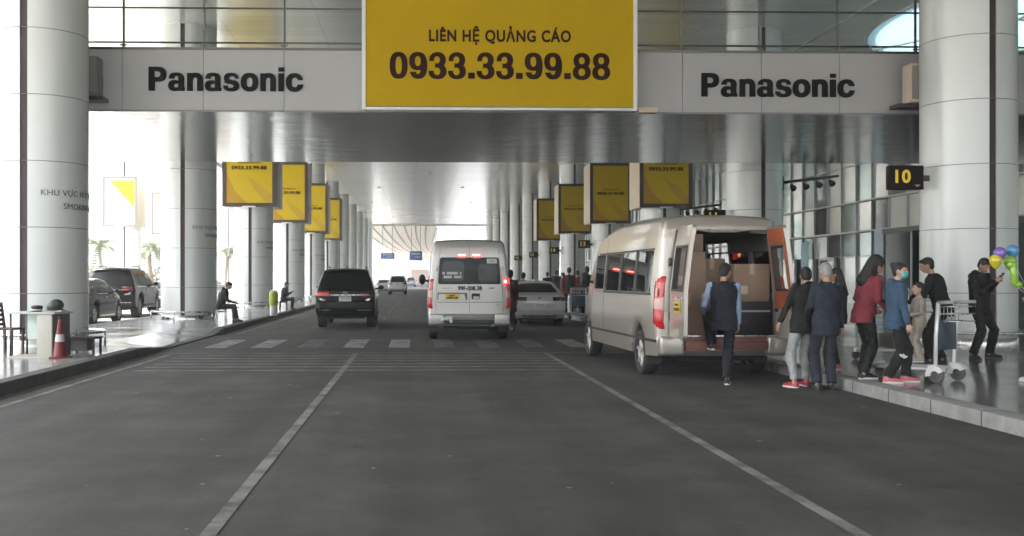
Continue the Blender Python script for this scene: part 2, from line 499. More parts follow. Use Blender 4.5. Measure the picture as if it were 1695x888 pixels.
def wavy_metal(name, col, rough, metal, sx, sy, strength, tile=None, detail=4, dist=.03):
    """thin metal panels that are not quite flat: broad ripples and panel joints"""
    m = bpy.data.materials.new(name); m.use_nodes = True; nt = m.node_tree; b = nt.nodes['Principled BSDF']
    tc = nt.nodes.new('ShaderNodeTexCoord')
    mp = nt.nodes.new('ShaderNodeMapping'); mp.inputs['Scale'].default_value = (sx, sy, 1)
    nt.links.new(tc.outputs['Object'], mp.inputs[0])
    n = nt.nodes.new('ShaderNodeTexNoise'); n.inputs['Scale'].default_value = 1.0; n.inputs['Detail'].default_value = detail; n.inputs['Roughness'].default_value = .55
    nt.links.new(mp.outputs[0], n.inputs['Vector'])
    bp = nt.nodes.new('ShaderNodeBump'); bp.inputs['Strength'].default_value = strength; bp.inputs['Distance'].default_value = dist
    nt.links.new(n.outputs['Fac'], bp.inputs['Height']); nt.links.new(bp.outputs[0], b.inputs['Normal'])
    b.inputs['Metallic'].default_value = metal; b.inputs['Roughness'].default_value = rough
    if tile:
        br = nt.nodes.new('ShaderNodeTexBrick'); br.offset = 0.0
        br.inputs['Scale'].default_value = 1; br.inputs['Brick Width'].default_value = tile[0]; br.inputs['Row Height'].default_value = tile[1]
        br.inputs['Mortar Size'].default_value = .009
        br.inputs['Color1'].default_value = (*[c * .94 for c in col], 1); br.inputs['Color2'].default_value = (*[min(1, c * 1.05) for c in col], 1)
        br.inputs['Mortar'].default_value = (*[c * .6 for c in col], 1)
        nt.links.new(tc.outputs['Object'], br.inputs['Vector']); nt.links.new(br.outputs['Color'], b.inputs['Base Color'])
    else: b.inputs['Base Color'].default_value = (*col, 1)
    return m
M['ceiling'] = wavy_metal('ceiling_metal_panel', (.93, .93, .90), .22, .50, .25, 1.6, .07, (3.2, .62), 2)
M['soffit'] = wavy_metal('soffit_metal_panel', (.56, .56, .545), .15, .92, 1.3, 1.2, .42, (1.78, 1.9), 2.0, .02)

# ------------------------------------------------------------------ ground, road, pavements
KL, KR = -5.3, 5.75           # kerb lines
YB, YE = -25.0, 260.0
CB = -9.0          # near end of the canopy, unseen, cut short to let in light from behind
def struct(name, mb, m, **k):
    o = mb.build(name, m, **k); return tag(o, kind='structure')

struct('ground', MB().add([(-900, -300, -.06), (900, -300, -.06), (900, 1500, -.06), (-900, 1500, -.06)], [(0, 1, 2, 3)]), M['apron'])
struct('road', MB().box(KL - .3, KR + .3, YB, 330, -.05, 0), M['asphalt'])
struct('parking_lane', MB().box(-17.5, -9.3, YB, 330, -.05, .002), mat('pale_asphalt', (.16, .16, .15), .8, var=.15, vscale=.8, bump=.2))

# left pavement with a lowered kerb at the crossing
def kerb_h(y):
    pts = [(-100, .17), (19.4, .17), (21.6, .035), (26.2, .035), (27.6, .15), (400, .15)]
    for (a, ha), (b, hb) in zip(pts, pts[1:]):
        if a <= y <= b: return ha + (hb - ha) * (y - a) / (b - a)
    return .15
ys = [YB, 0, 10, 19.4, 20.5, 21.6, 26.2, 26.9, 27.6, 60, 120, YE]
rg = []
for y in ys:
    h = kerb_h(y)
    rg.append([(KL - .22, y, -.04), (KL, y, -.04), (KL, y, h - .012), (KL - .012, y, h), (KL - .22, y, h)])
struct('kerb', MB().ring_loft([[Vector(p) for p in r] for r in rg], True, False), M['kerb_shaded'])
rg = []
for y in ys:
    h = kerb_h(y)
    rg.append([Vector(p) for p in [(-9.35, y, -.04), (KL - .222, y, -.04), (KL - .222, y, h + .002), (-6.6, y, .152), (-9.35, y, .152)]])
struct('pavement', MB().ring_loft(rg, True, False), M['tile_pale'])
struct('kerb', MB().box(-9.55, -9.352, YB, YE, -.04, .16), M['kerb_pale'], bevel=.012)
# right pavement
struct('kerb', MB().box(KR, KR + .30, YB, YE, -.04, .155), M['kerb_pale'], bevel=.02)
struct('pavement', MB().box(KR + .302, 24.2, YB, YE, -.04, .15), M['tile_dark'])
# gutter strip of darker asphalt at the left kerb
struct('gutter', MB().box(KL, KL + .14, YB, YE, -.03, .004), M['kerb_shaded'])

# painted markings, 4 mm above the road
def mark(boxes, m):
    mb = MB()
    for x0, x1, y0, y1 in boxes: mb.add([(x0, y0, .005), (x1, y0, .005), (x1, y1, .005), (x0, y1, .005)], [(0, 1, 2, 3)])
    return struct('road_marking', mb, m)
LL, RL = -1.22, 2.60
mark([(LL - .048, LL + .048, YB, 20.0), (RL - .048, RL + .048, YB, 20.0)], M['paint'])
mark([(-4.91, -4.83, YB, 19.9), (-4.91, -4.83, 27, YE)], M['paint'])
mark([(-4.95, 6.0 - .25, 20.05, 20.2)], M['paint_worn'])
mark([(-4.6, 2.55, 16.3 + .62 * k, 16.3 + .62 * k + .13) for k in range(6)], M['paint_thin'])
xs = [-4.62 + 1.0 * k for k in range(11)]
mark([(x, x + .46, 21.7, 24.6) for i, x in enumerate(xs) if i not in (2, 5, 6, 7)], make_paint('crossing_paint', .30, .58, (.36, .36, .345)))
mark([(x, x + .46, 21.7, 24.6) for i, x in enumerate(xs) if i in (2, 5, 6, 7)], M['paint_worn'])
mark([(LL - .06, LL + .06, 29 + 7 * k, 32.2 + 7 * k) for k in range(18)] + [(RL - .06, RL + .06, 29 + 7 * k, 32.2 + 7 * k) for k in range(18)], M['paint_worn'])
mark([(x, x + .7, y, y + .35) for y in (48, 78, 108) for x in (-4.3, -2.6, -1.0, .6, 2.1)], M['paint'])
# oil stains, chewing gum, small litter flecks
st = MB()
for k in range(70):
    x, y = random.uniform(-4.9, 5.4), random.uniform(4, 26); r = random.uniform(.01, .035)
    n = 7; o = [(x + r * random.uniform(.6, 1.2) * math.cos(2 * math.pi * i / n), y + r * random.uniform(.8, 1.6) * math.sin(2 * math.pi * i / n), .0045) for i in range(n)]
    st.add(o, [tuple(range(n))])
struct('road_stain', st, mat('pale_road_fleck', (.19, .18, .165), .8))

# ------------------------------------------------------------------ canopy roof with its round skylight
CE = 9.95
canopy = thing('canopy_roof', 'high white metal canopy ceiling over the road, with a round skylight', 'canopy', (0, 0, CE))
sx, sy, rx_, ry_ = 19.5, 31.8, 4.30, 5.90
T = .45
cm = MB()
cm.box(-14.5, 13.9, CB, 155, 0, T)
hx, hy = 4.42, 6.02
cm.box(13.93, 24, CB, sy - hy, .004, T); cm.box(13.93, 24, sy + hy, 155, .004, T)
cm.box(13.93, sx - hx, sy - hy, sy + hy, .004, T); cm.box(sx + hx, 24, sy - hy, sy + hy, .004, T)
n = 64
def hole(f, z):
    return [(sx + (rx_ + f) * math.cos(2 * math.pi * i / n), sy + (ry_ + f) * math.sin(2 * math.pi * i / n), z) for i in range(n)]
sq = []
for i in range(n):
    a = 2 * math.pi * i / n; c, s_ = math.cos(a), math.sin(a); k = 1 / max(abs(c), abs(s_))
    sq.append((sx + hx * c * k, sy + hy * s_ * k))
inner = hole(0, .004)
vs = inner + [(x, y, .004) for x, y in sq] + hole(0, T) + [(x, y, T) for x, y in sq]
fs = []
for i in range(n):
    j = (i + 1) % n
    fs += [(i, j, n + j, n + i), (2 * n + i, 3 * n + i, 3 * n + j, 2 * n + j), (i, 2 * n + i, 2 * n + j, j)]
cm.add(vs, fs)
cm.build('ceiling', M['ceiling'], canopy)
MB().box(-14.9, -14.502, CB, 155, -.25, T + .1).build('edge_trim', M['panel'], canopy)
MB().box(-14.9, 24, 155.002, 155.4, -.2, T + .1).build('edge_trim', M['panel'], canopy)
MB().box(24.003, 31, CB, 155, .006, T).build('edge_trim', M['panel'], canopy)  # roof piece added past the facade to block a bright leak of sky
MB().box(13.88, 13.95, CB, 155, -.02, -.003).build('ceiling_joint', mat('pale_joint', (.7, .7, .68), .4), canopy)
V_ = lambda L: [Vector(p) for p in L]
rim = MB(); rim.ring_loft([V_(hole(-.002, T + .2)), V_(hole(-.002, -.03)), V_(hole(-.09, -.03)), V_(hole(-.09, T + .2)), V_(hole(-.002, T + .2))], False, False)
rim.build('skylight_rim', M['white_frame'], canopy)
def mat_translucent(name, col):
    m = bpy.data.materials.new(name); m.use_nodes = True; nt = m.node_tree
    for q in list(nt.nodes):
        if q.type == 'BSDF_PRINCIPLED': nt.nodes.remove(q)
    t = nt.nodes.new('ShaderNodeBsdfTranslucent'); t.inputs[0].default_value = (*col, 1)
    tr = nt.nodes.new('ShaderNodeBsdfTransparent'); tr.inputs[0].default_value = (*col, 1)
    mx = nt.nodes.new('ShaderNodeMixShader'); mx.inputs[0].default_value = .35
    nt.links.new(t.outputs[0], mx.inputs[1]); nt.links.new(tr.outputs[0], mx.inputs[2])
    nt.links.new(mx.outputs[0], nt.nodes['Material Output'].inputs['Surface']); return m
MB().ring_loft([V_(hole(-.095, .012)), V_(hole(-.095, .03))], True, False).build('skylight_glass', mat_translucent('pale_blue_skylight', (.35, .43, .45)), canopy)
for a in (20, 75, 130):
    c, s_ = math.cos(R(a)), math.sin(R(a))
    MB().cyl((sx - (rx_ - .1) * c, sy - (ry_ - .1) * s_, -.04), (sx + (rx_ - .1) * c, sy + (ry_ - .1) * s_, -.04), .04, n=8).build('skylight_bar', M['white_frame'], canopy)
# recessed fittings of the ceiling
for (x, y) in [(1.0, 62), (1.0, 80), (1.0, 98), (-3.5, 71), (4.2, 71), (-3.5, 92), (4.2, 92), (6.0, 110), (-5.0, 110), (1.0, 120)]:
    f = MB().cyl((x, y, -.05), (x, y, -.003), .17, .20, 20).build('ceiling_fitting', M['steel'], canopy)

# ------------------------------------------------------------------ columns
ORD = ['first', 'second', 'third', 'fourth', 'fifth', 'sixth', 'seventh', 'eighth', 'ninth', 'tenth', 'eleventh']
CR = .925
def column(x, y, top, label, group, text=None):
    t = thing('clad_column', label, 'column', (x, y, .15), 0, group)
    H = top - .15
    # shaft with a recess for the vertical strip facing the road's near end
    N = 64; ring = []
    for i in range(N + 1):
        a = R(-90) + R(4.6) + (2 * math.pi - R(9.2)) * i / N
        ring.append((CR * math.cos(a), CR * math.sin(a)))
    ring += [((CR - .05) * math.cos(R(-90 - 4.6)), (CR - .05) * math.sin(R(-90 - 4.6))), ((CR - .05) * math.cos(R(-90 + 4.6)), (CR - .05) * math.sin(R(-90 + 4.6)))]
    mb = MB()
    mb.ring_loft([[Vector((p[0], p[1], 0)) for p in ring], [Vector((p[0], p[1], H)) for p in ring]], True, True)
    o = mb.build('shaft', M['panel'], t, smooth=True)
    MB().box(-.068, .068, -(CR - .030), -(CR - .046), .02, H - .02).build('recess_strip', M['strip'], t)
    g = MB()
    z = 1.06
    while z < H - .2:
        g.lathe([(CR + .0015, z - .007), (CR + .0015, z + .007), (CR - .02, z + .007), (CR - .02, z - .007)], (0, 0, 0), 'z', 64, closed=True)
        z += 1.31
    for a in (25, 155):
        c, s_ = math.cos(R(a)), math.sin(R(a))
        g.cbox(((CR - .004) * c, (CR - .004) * s_, H / 2), (.012, .012, H - .1), Matrix.Rotation(R(a), 3, 'Z'))
    g.build('panel_joint', M['groove'], t)
    b = MB().lathe([(CR + .012, 0), (CR + .012, .14), (CR - .01, .15), (CR - .01, 0)], (0, 0, 0), 'z', 48, closed=True)
    b.build('base_skirting', M['steel'], t)
    if text: column_text(t, text)
    return t

def column_text(t, lines):
    for body, z, cap, a0 in lines:
        me = text_data(body, None, cap, 0.0, .004, 1.08)
        xs = [v.co.x for v in me.vertices]; wd = max(xs) - min(xs)
        for v in me.vertices:
            a = R(a0) + (v.co.x) / CR
            r = CR + .003 - v.co.y
            v.co = (r * math.sin(a), -r * math.cos(a), z + v.co.z)
        me.materials.clear(); me.materials.append(M['green_text'])
        link('writing', me, t)

def column_guard(x, y, label):
    """low steel bumper rail round a column foot"""
    t = thing('column_guard', label, 'guard rail', (x, y, .15), 0, 'low steel rails round the column feet')
    r = CR + .32; mb = MB(); n = 28
    pts = [(r * math.cos(2 * math.pi * i / n), r * math.sin(2 * math.pi * i / n), .26) for i in range(n)]
    rgs = []
    for i in range(n + 1):
        a = 2 * math.pi * i / n; d = Vector((math.cos(a), math.sin(a), 0))
        rgs.append([d * (r + .03 * math.cos(b)) + Vector((0, 0, .26 + .03 * math.sin(b))) for b in [k * math.pi / 4 for k in range(8)]])
    mb.ring_loft(rgs, False, True); mb.build('rail', M['steel'], t)
    for k in range(6):
        a = R(60 * k + 20); MB().cyl((r * math.cos(a), r * math.sin(a), 0), (r * math.cos(a), r * math.sin(a), .24), .025, n=8).build('post', M['steel'], t)
    return t

XL, XR = -7.72, 11.6
Y0, DY = 20.7, 13.3
text1 = [('KHU VỰC HÚT THUỐC', 3.06, .115, 78), ('SMOKING AREA', 2.80, .115, 87)]
for k in range(11):
    y = Y0 + DY * k
    column(XL, y, CE + .002, 'round white clad column, %s from the camera in the row along the parking lane' % ORD[k],
           'clad columns along the parking lane', text1 if k in (0, 1, 2, 3, 4) else None)
    column(XR, y, CE + .002, 'round white clad column, %s from the camera in the row along the terminal pavement' % ORD[k],
           'clad columns along the terminal pavement')
for k in (0, 1, 2, 3):
    column_guard(XL, Y0 + DY * k, 'low steel rail round the foot of the %s column by the parking lane' % ORD[k])
    column_guard(XR, Y0 + DY * k, 'low steel rail round the foot of the %s column by the terminal' % ORD[k])
# the outer row beyond the parking lane carries open sky above it
for k, y in enumerate((73.9, 87.2, 100.5, 113.8)):
    p = pix(212, 400, 73.9)
    column(p.x, y, 13.5, 'pale free-standing column beyond the parked cars, %s of the outer row' % ORD[k], 'outer columns beyond the parking lane')

# ------------------------------------------------------------------ yellow box signs round the columns
def box_sign(x, y, z0, h, label, group, side, pale=False):
    t = thing('box_sign', label, 'advertising sign', (x, y, z0), 0, group)
    W, D = 1.22, 1.15
    MB().box(-W, W, -D, D, 0, h).build('box', M['beige'] if side == 'r' else mat('pale_sign_side', (.60, .58, .55), .5), t, bevel=.015)
    fr = MB(); fw = .16; yf = -D - .05
    fm = M['brown_frame'] if not pale else mat('grey_sign_frame', (.16, .15, .13), .5)
    fr.box(-W - .02, -W + fw, yf, -D - .002, -.02, h + .02); fr.box(W - fw, W + .02, yf, -D - .002, -.02, h + .02)
    fr.box(-W + fw + .001, W - fw - .001, yf, -D - .002, -.02, fw); fr.box(-W + fw + .001, W - fw - .001, yf, -D - .002, h - fw, h + .02)
    fr.build('frame', fm, t)
    a, b = W - fw - .002, h - fw
    if not pale:
        MB().box(-a, a, -D - .02, -D - .003, fw, b).build('sign_face', M['yellow_sign'], t)
        MB().prism([(-a, fw), (-a * .1, fw), (-a * .62, fw + .55), (-a, fw + 1.45)], -.003, 'y', -D - .0205).build('swoosh', mat('amber_swoosh', (.50, .285, .03), .5, spec=.25), t)
        MB().prism([(a, fw), (a, fw + .35), (a * .35, fw + .95), (-a * .1, fw + 1.25), (a * .2, fw + .65), (a * .75, fw)], -.003, 'y', -D - .0206).build('swoosh', mat('pale_amber_swoosh', (.54, .35, .03), .5, spec=.25), t)
        writing('writing', 'LIÊN HỆ QUẢNG CÁO', M['letter_brown'], t, (0, -D - .026, h * .56), width=1.0, height=.075, bold=.02)
        writing('writing', '0933.33.99.88', M['letter_brown'], t, (0, -D - .026, h * .495), width=1.62, height=.17, bold=.035)
    else:
        MB().box(-a, a, -D - .02, -D - .003, fw, b).build('sign_face', mat('white_sign_face', (.8, .8, .78), .4), t)
        MB().prism([(-a * .75, b - .1), (a, b - .1), (a, b - 2.1)], -.003, 'y', -D - .0205).build('swoosh', mat('lemon_swoosh', (.60, .53, .008), .5, spec=.2), t)
    MB().box(-.3, .3, -D - .12, -D - .051, -.05, .02).build('lamp_bar', M['white_frame'], t, bevel=.01)
    if True:
        for s in (-1, 1): MB().cyl((s * .8, 0, h), (s * .8, 0, h + .25), .04, n=8).build('bracket', M['dark_metal'], t)
    return t
for k in (2, 3, 4, 5):
    box_sign(XL, Y0 + DY * k, 4.84, 3.6, 'yellow box sign with dark frame on the %s column by the parking lane' % ORD[k], 'yellow box signs along the parking lane', 'l')
    box_sign(XR, Y0 + DY * k, 4.84, 3.6, 'yellow box sign with dark frame on the %s column by the terminal' % ORD[k], 'yellow box signs along the terminal', 'r')
for k, y in enumerate((73.9, 87.2)):
    box_sign(pix(206, 400, 73.9).x, y, 5.3, 3.6, 'white box sign with lemon corner on the %s outer column' % ORD[k], 'white box signs on the outer columns', 'r', True)

# ------------------------------------------------------------------ footbridge
YF, YR, BZ, BT = 22.0, 31.6, 5.20, 6.52
br = thing('footbridge', 'wide metal-clad footbridge spanning the road between the first columns', 'bridge', (0, YF, BZ))
dep = YR - YF
MB().box(-13.5, 24.0, .06, dep, .02, BT - BZ - .02).build('deck', M['fascia'], br)
MB().box(-13.5, 24.0, .0, dep + .02, -.0, .018).build('soffit', M['soffit'], br)
fx = [pix(px, 130, YF).x for px in (203, 337)]
stepx = fx[1] - fx[0]
x = fx[0] - 3 * stepx; panels = MB()
joints = []
while x < 23:
    panels.box(x + .006, x + stepx - .006, -.03, .058, .0 - .02, BT - BZ); joints.append(x); x += stepx
panels.build('fascia', M['fascia'], br)
MB().box(-13.4, 23.8, -.055, .05, BT - BZ + .001, BT - BZ + .05).build('fascia_cap', M['rail_dark'], br)
MB().box(-13.4, 23.8, -.04, -.031, -.04, .0).build('drip_edge', M['mid_metal'], br)
for j in joints:
    if -10 < j < 20:
        MB().box(j - .02, j + .02, .06, .11, BT - BZ + .051, BT - BZ + 1.5).build('post', M['rail_dark'], br)
        f = MB().box(j - .075, j + .075, .03, .058, BT - BZ + .10, BT - BZ + .13); f.box(j - .015, j + .015, .02, .058, BT - BZ + .052, BT - BZ + .20); f.build('glass_clamp', M['rail_dark'], br)
for z in (.17, .93):
    MB().cyl((-10, .03, BT - BZ + z), (20, .03, BT - BZ + z), .022, n=8).build('rail', M['rail_dark'], br)
MB().box(-10, 20, .135, .147, BT - BZ + .06, BT - BZ + 1.42).build('parapet_glass', M['glass'], br)
# brand letters of the fascia
for (a, b_, yc, base) in ((247, 502, 132, 0), (1160, 1413, 142, 0)):
    p0 = pix(a, yc, YF); p1 = pix(b_, yc, YF)
    me = heavy_word('Panasonic', p1.x - p0.x, .52, .018); me.materials.clear(); me.materials.append(M['letter_black'])
    o = link('writing', me, br); o.location = ((p0.x + p1.x) / 2, -.05, (p0.z + p1.z) / 2 - BZ)

# big yellow billboard in front of the bridge
p0 = pix(599, 183, 21.6); p1 = pix(1055, 183, 21.6)
W = p1.x - p0.x
bb = thing('billboard', 'large yellow billboard with a phone number hung across the footbridge', 'billboard', ((p0.x + p1.x) / 2, 21.6, 5.16))
BH = 2.52
MB().box(-W / 2 + .06, W / 2 - .06, .02, .36, .06, BH - .06).build('backing', M['mid_metal'], bb)
MB().box(-W / 2 + .085, W / 2 - .085, .002, .019, .085, BH - .085).build('board', M['yellow_board'], bb)
fr = MB(); t_ = .085
fr.box(-W / 2, -W / 2 + t_, -.02, .3, 0, BH); fr.box(W / 2 - t_, W / 2, -.02, .3, 0, BH)
fr.box(-W / 2 + t_ + .001, W / 2 - t_ - .001, -.02, .3, 0, t_ - .03); fr.box(-W / 2 + t_ + .001, W / 2 - t_ - .001, -.02, .3, BH - t_, BH)
fr.build('frame', M['white_frame'], bb, bevel=.008)
for body, a, b_, y0_, y1_, bold, sp_ in (('LIÊN HỆ QUẢNG CÁO', 710, 945, 51, 69, .030, 1.12), ('0933.33.99.88', 645, 1010, 89, 130, .040, 1.04)):
    q0 = pix(a, y1_, 21.6); q1 = pix(b_, y0_, 21.6)
    if body[0] == '0':
        me = heavy_word(body, q1.x - q0.x, q1.z - q0.z, .004, .03); me.materials.clear(); me.materials.append(M['letter_brown'])
        o = link('writing', me, bb); o.location = ((q0.x + q1.x) / 2 - bb.location.x, -.004, (q0.z + q1.z) / 2 - 5.16)
        continue
    writing('writing', body, M['letter_brown'], bb, ((q0.x + q1.x) / 2 - bb.location.x, -.004, (q0.z + q1.z) / 2 - 5.16), width=q1.x - q0.x, height=q1.z - q0.z, bold=bold, space=sp_)
q = pix(1072, 183, 21.8)
tag(MB().box(q.x - .22, q.x + .2, 21.72, 21.96, q.z - .06, q.z + .05).build('cable_tray', M['beige'], None, bevel=.01), 'small beige metal tray under the corner of the yellow billboard', 'cable tray')

# equipment boxes at the two ends of the fascia
def end_box(px0, px1, py0, py1, Y, m, label):
    a = pix(px0, py1, Y); b = pix(px1, py0, Y)
    t = thing('floodlight_box', label, 'floodlight', ((a.x + b.x) / 2, Y, a.z))
    w_, h_ = (b.x - a.x) / 2, b.z - a.z
    MB().box(-w_, w_, -.2, .2, 0, h_).build('housing', m, t, bevel=.03)
    MB().box(-w_ + .03, w_ - .03, -.215, -.201, .06, h_ - .06).build('lens', mat('dull_lens', (.30, .29, .26), .15), t)
    MB().box(-w_ * .6, w_ * .6, .201, .36, h_ * .3, h_ * .6).build('bracket', M['dark_metal'], t)
    MB().box(-w_ - .25, w_ + .1, -.15, .25, -.10, -.02).build('shelf', M['dark_metal'], t)
end_box(1500, 1530, 108, 172, 21.55, mat('cream_metal', (.62, .52, .42), .5), 'cream floodlight box fixed to the fascia beside the terminal column')
end_box(146, 166, 96, 160, 21.55, M['mid_metal'], 'grey floodlight box fixed to the fascia beside the parking-lane column')

# ------------------------------------------------------------------ gate number signs
def gate_sign(num, y, label):
    t = thing('gate_sign', label, 'gate sign', (XR - 1.42, y - .15, 3.36), 0, 'numbered gate signs on the terminal columns')
    MB().box(-.36, .36, -.09, .09, 0, .5).build('box', mat('dark_brown_box', (.010, .006, .005), .6, spec=.15), t, bevel=.015)
    MB().box(.36, .62, -.03, .03, .18, .30).build('bracket', M['dark_metal'], t)
    writing('writing', num, mat('amber_digits', (.70, .47, .06), .5, spec=.2, emit=.05), t, (-.08, -.094, .27), height=.27, bold=.03, space=1.1)
    MB().prism([(.16, .10), (.29, .10), (.225, .05)], -.004, 'y', -.0905).build('arrow', mat('dim_arrow', (.4, .34, .2), .5), t)
for k in range(7):
    gate_sign(str(10 + k), Y0 + DY * k, 'black hanging gate sign with amber number %d' % (10 + k) if False else 'dark gate sign with amber digits, on the %s column by the terminal' % ORD[k])

# spot-light arms on the second and third terminal columns
def spot_arm(y, label):
    t = thing('spotlight_arm', label, 'spotlight', (XR + CR, y, 4.75), 0, 'black spotlight arms on the terminal columns')
    MB().cyl((0, 0, .06), (2.0, 0, .30), .05, n=8).build('arm', M['black'], t)
    MB().box(-.02, .06, -.15, .15, -.2, .25).build('bracket', M['black'], t)
    for k in range(4):
        x = .35 + .45 * k; z = .06 + .12 * x
        h = MB(); h.cyl((x, -.02, z - .14), (x, -.24, z - .26), .06, .11, 12); h.cyl((x, 0, z), (x, -.03, z - .16), .018, n=6)
        h.build('spot_head', M['black'], t)
spot_arm(Y0 + DY, 'black arm of spotlights on the second terminal column')
spot_arm(Y0 + 2 * DY, 'black arm of spotlights on the third terminal column')

# ------------------------------------------------------------------ terminal facade
M['pane'] = mat('grey_green_glazing', (.36, .44, .43), .07, metal=.6, spec=.8, var=.10, vscale=.15)
M['pane_pale'] = mat('pale_reflection_glazing', (.84, .87, .84), .14, metal=.45, var=.08, vscale=.3)  # pale colour stands in for the bright outdoors mirrored in the glass
M['pane_dark'] = mat('dark_glazing', (.05, .07, .068), .08, metal=.3, spec=.8)
M['mullion'] = mat('silver_mullion', (.42, .44, .43), .4, metal=.5)
M['banner_blue'] = mat('pale_blue_banner', (.42, .68, .74), .5, var=.1, vscale=1)
M['banner_white'] = mat('blue_white_banner', (.58, .70, .82), .5, var=.15, vscale=.8)
fa = thing('terminal_facade', 'long glazed terminal front with silver mullions behind the pavement', 'building', (24.2, 0, .15))
rows = [(.0, 2.55), (2.6, 3.85), (3.95, 5.5), (5.6, 7.6), (7.65, 9.8)]
YA, YZ, ST = -20, 158, 1.9
cells = {'pane': MB(), 'pane_pale': MB(), 'pane_dark': MB()}
rnd = random.Random(5)
k = 0; y = YA
while y < YZ:
    for r, (z0, z1) in enumerate(rows):
        q = rnd.random()
        key = 'pane'
        if r in (0, 1): key = 'pane_pale' if q < .55 else ('pane_dark' if q > .82 else 'pane')
        elif r == 2: key = 'pane_pale' if q < .6 else ('pane_dark' if q > .9 else 'pane')
        else: key = 'pane_pale' if q < .22 else 'pane'
        bx = (-.02 + rnd.uniform(-.012, .012), .03, y + .03, y + ST - .03, z0, z1)
        if 40 < y < 77: MB().box(*bx).build({'pane': 'glass_pane', 'pane_pale': 'pale_reflection_pane', 'pane_dark': 'dark_pane'}[key], M[key], fa)
        else: cells[key].box(*bx)
    y += ST; k += 1
for key, nm in (('pane', 'glazing'), ('pane_pale', 'pale_reflection_glazing'), ('pane_dark', 'dark_glazing')):
    tag(cells[key].build(nm, M[key], fa), kind='stuff')
mm = MB(); y = YA
while y < YZ + .1:
    mm.box(-.14, .028, y - .032, y + .029, 0, 9.79); y += ST
mm.build('mullion', M['mullion'], fa)
tm = MB()
for z, h, d in ((2.55, .05, .10), (3.86, .10, .32), (5.51, .09, .22), (7.6, .05, .12)): tm.box(-d, .027, YA, YZ, z, z + h)
tm.build('transom', M['mullion'], fa)
MB().box(.04, 6, YA, YZ, 0, 9.7).build('inner_wall', mat('inner_wall', (.3, .3, .29), .7), fa)
# doors and banners of the stretch that shows between the near columns
def banner(y, z0, z1, m, label, x=-.36, wd=.8):
    t = MB().box(24.2 + x - .03, 24.2 + x, y, y + wd, .15 + z0, .15 + z1).build('banner', m)
    tag(t, label, 'banner')
banner(60.1, .0, 3.6, M['banner_blue'], 'pale turquoise banner standing against the terminal glazing by the open van', wd=1.1)
banner(50.2, .0, 3.9, M['banner_white'], 'blue and white banner beside the dark glass vestibule', wd=1.1)
for i, y in enumerate((56.6, 62.6)):
    d = thing('glass_door', ['pale sliding glass door beside the blue and white banner', 'pale sliding glass door beside the turquoise banner'][i], 'door', (24.2, y, .15), 0, 'sliding doors of the terminal')
    for s in (0, 1):
        MB().box(-.26, -.22, s * 1.0 + .05, s * 1.0 + .96, .05, 2.4).build('door_leaf', M['pane_dark'] if s and not i else M['pane_pale'], d)
        MB().box(-.30, -.262, s * 1.0 + .02, s * 1.0 + .07, .9, 1.5).build('handle', M['steel'], d)
    f = MB(); f.box(-.30, -.16, -.08, .02, 0, 2.6); f.box(-.30, -.16, 2.0, 2.1, 0, 2.6); f.box(-.30, -.16, .021, 1.999, 2.42, 2.6); f.build('frame', M['white_frame'], d)
vb = thing('vestibule', 'dark green glass entrance vestibule in front of the terminal', 'entrance', (21.2, 35.9, .15))
MB().box(0, 2.98, 0, 9, 3.4, 3.62).build('roof', mat('vestibule_roof', (.06, .075, .07), .4), vb)
vg = mat('vestibule_glass', (.022, .036, .033), .08, spec=.18)
MB().box(.06, .09, .06, 3.9, 0, 3.39).build('glass_panel', vg, vb)
MB().box(.06, .09, 6.4, 8.94, 0, 3.39).build('glass_panel', vg, vb)
MB().box(.1, 2.9, .03, .06, 0, 3.39).build('glass_panel', vg, vb)
MB().box(.1, 2.9, 8.94, 8.97, 0, 3.39).build('glass_panel', vg, vb)
for y in (0, 3.95, 6.3, 8.9): MB().box(0, .055, y, y + .09, 0, 3.39).build('frame_post', M['mullion'], vb)
MB().box(.1, 2.9, 3.96, 6.3, 0, .02).build('door_mat', M['black'], vb)

# ------------------------------------------------------------------ the far end: ribbed vault, road signs, far wall, trees
fv = thing('far_canopy', 'pale ribbed canopy curving over the road beyond the last columns', 'canopy', (0, 0, 0))
def vault(u, y):
    """u 0..1 across; y along"""
    t = (y - 168) / 300
    xl = -9.5 + 11 * t * t; xr = 3.4 + 9 * t * t
    X = xl + (xr - xl) * u
    return Vector((X, y, 10.2 + 1.0 * math.sin(math.pi * min(1, u)) * .5))
us = [i / 14 for i in range(15)]; yy = [168 + 18 * i for i in range(18)]
vb_ = MB(); gridv = [vault(u, y) for y in yy for u in us]; nu = len(us)
vb_.add(gridv + [p + Vector((0, 0, .5)) for p in gridv],
        [(a * nu + b, a * nu + b + 1, (a + 1) * nu + b + 1, (a + 1) * nu + b) for a in range(len(yy) - 1) for b in range(nu - 1)] +
        [(len(gridv) + a * nu + b, len(gridv) + (a + 1) * nu + b, len(gridv) + (a + 1) * nu + b + 1, len(gridv) + a * nu + b + 1) for a in range(len(yy) - 1) for b in range(nu - 1)], True)
vb_.build('shell', mat('cream_vault', (.70, .64, .58), .6, emit=0), fv)
for i in range(0, 15, 2):
    MB().tube([vault(us[i], y) - Vector((0, 0, .08)) for y in yy], .10, 6).build('rib', mat('grey_rib', (.16, .15, .14), .6), fv)
for s in (0, 1):
    for y in (172, 260, 350):
        p = vault(s, y); MB().cyl((p.x, p.y, -.05), (p.x, p.y, p.z), .3, n=12).build('pillar', M['panel'], fv)

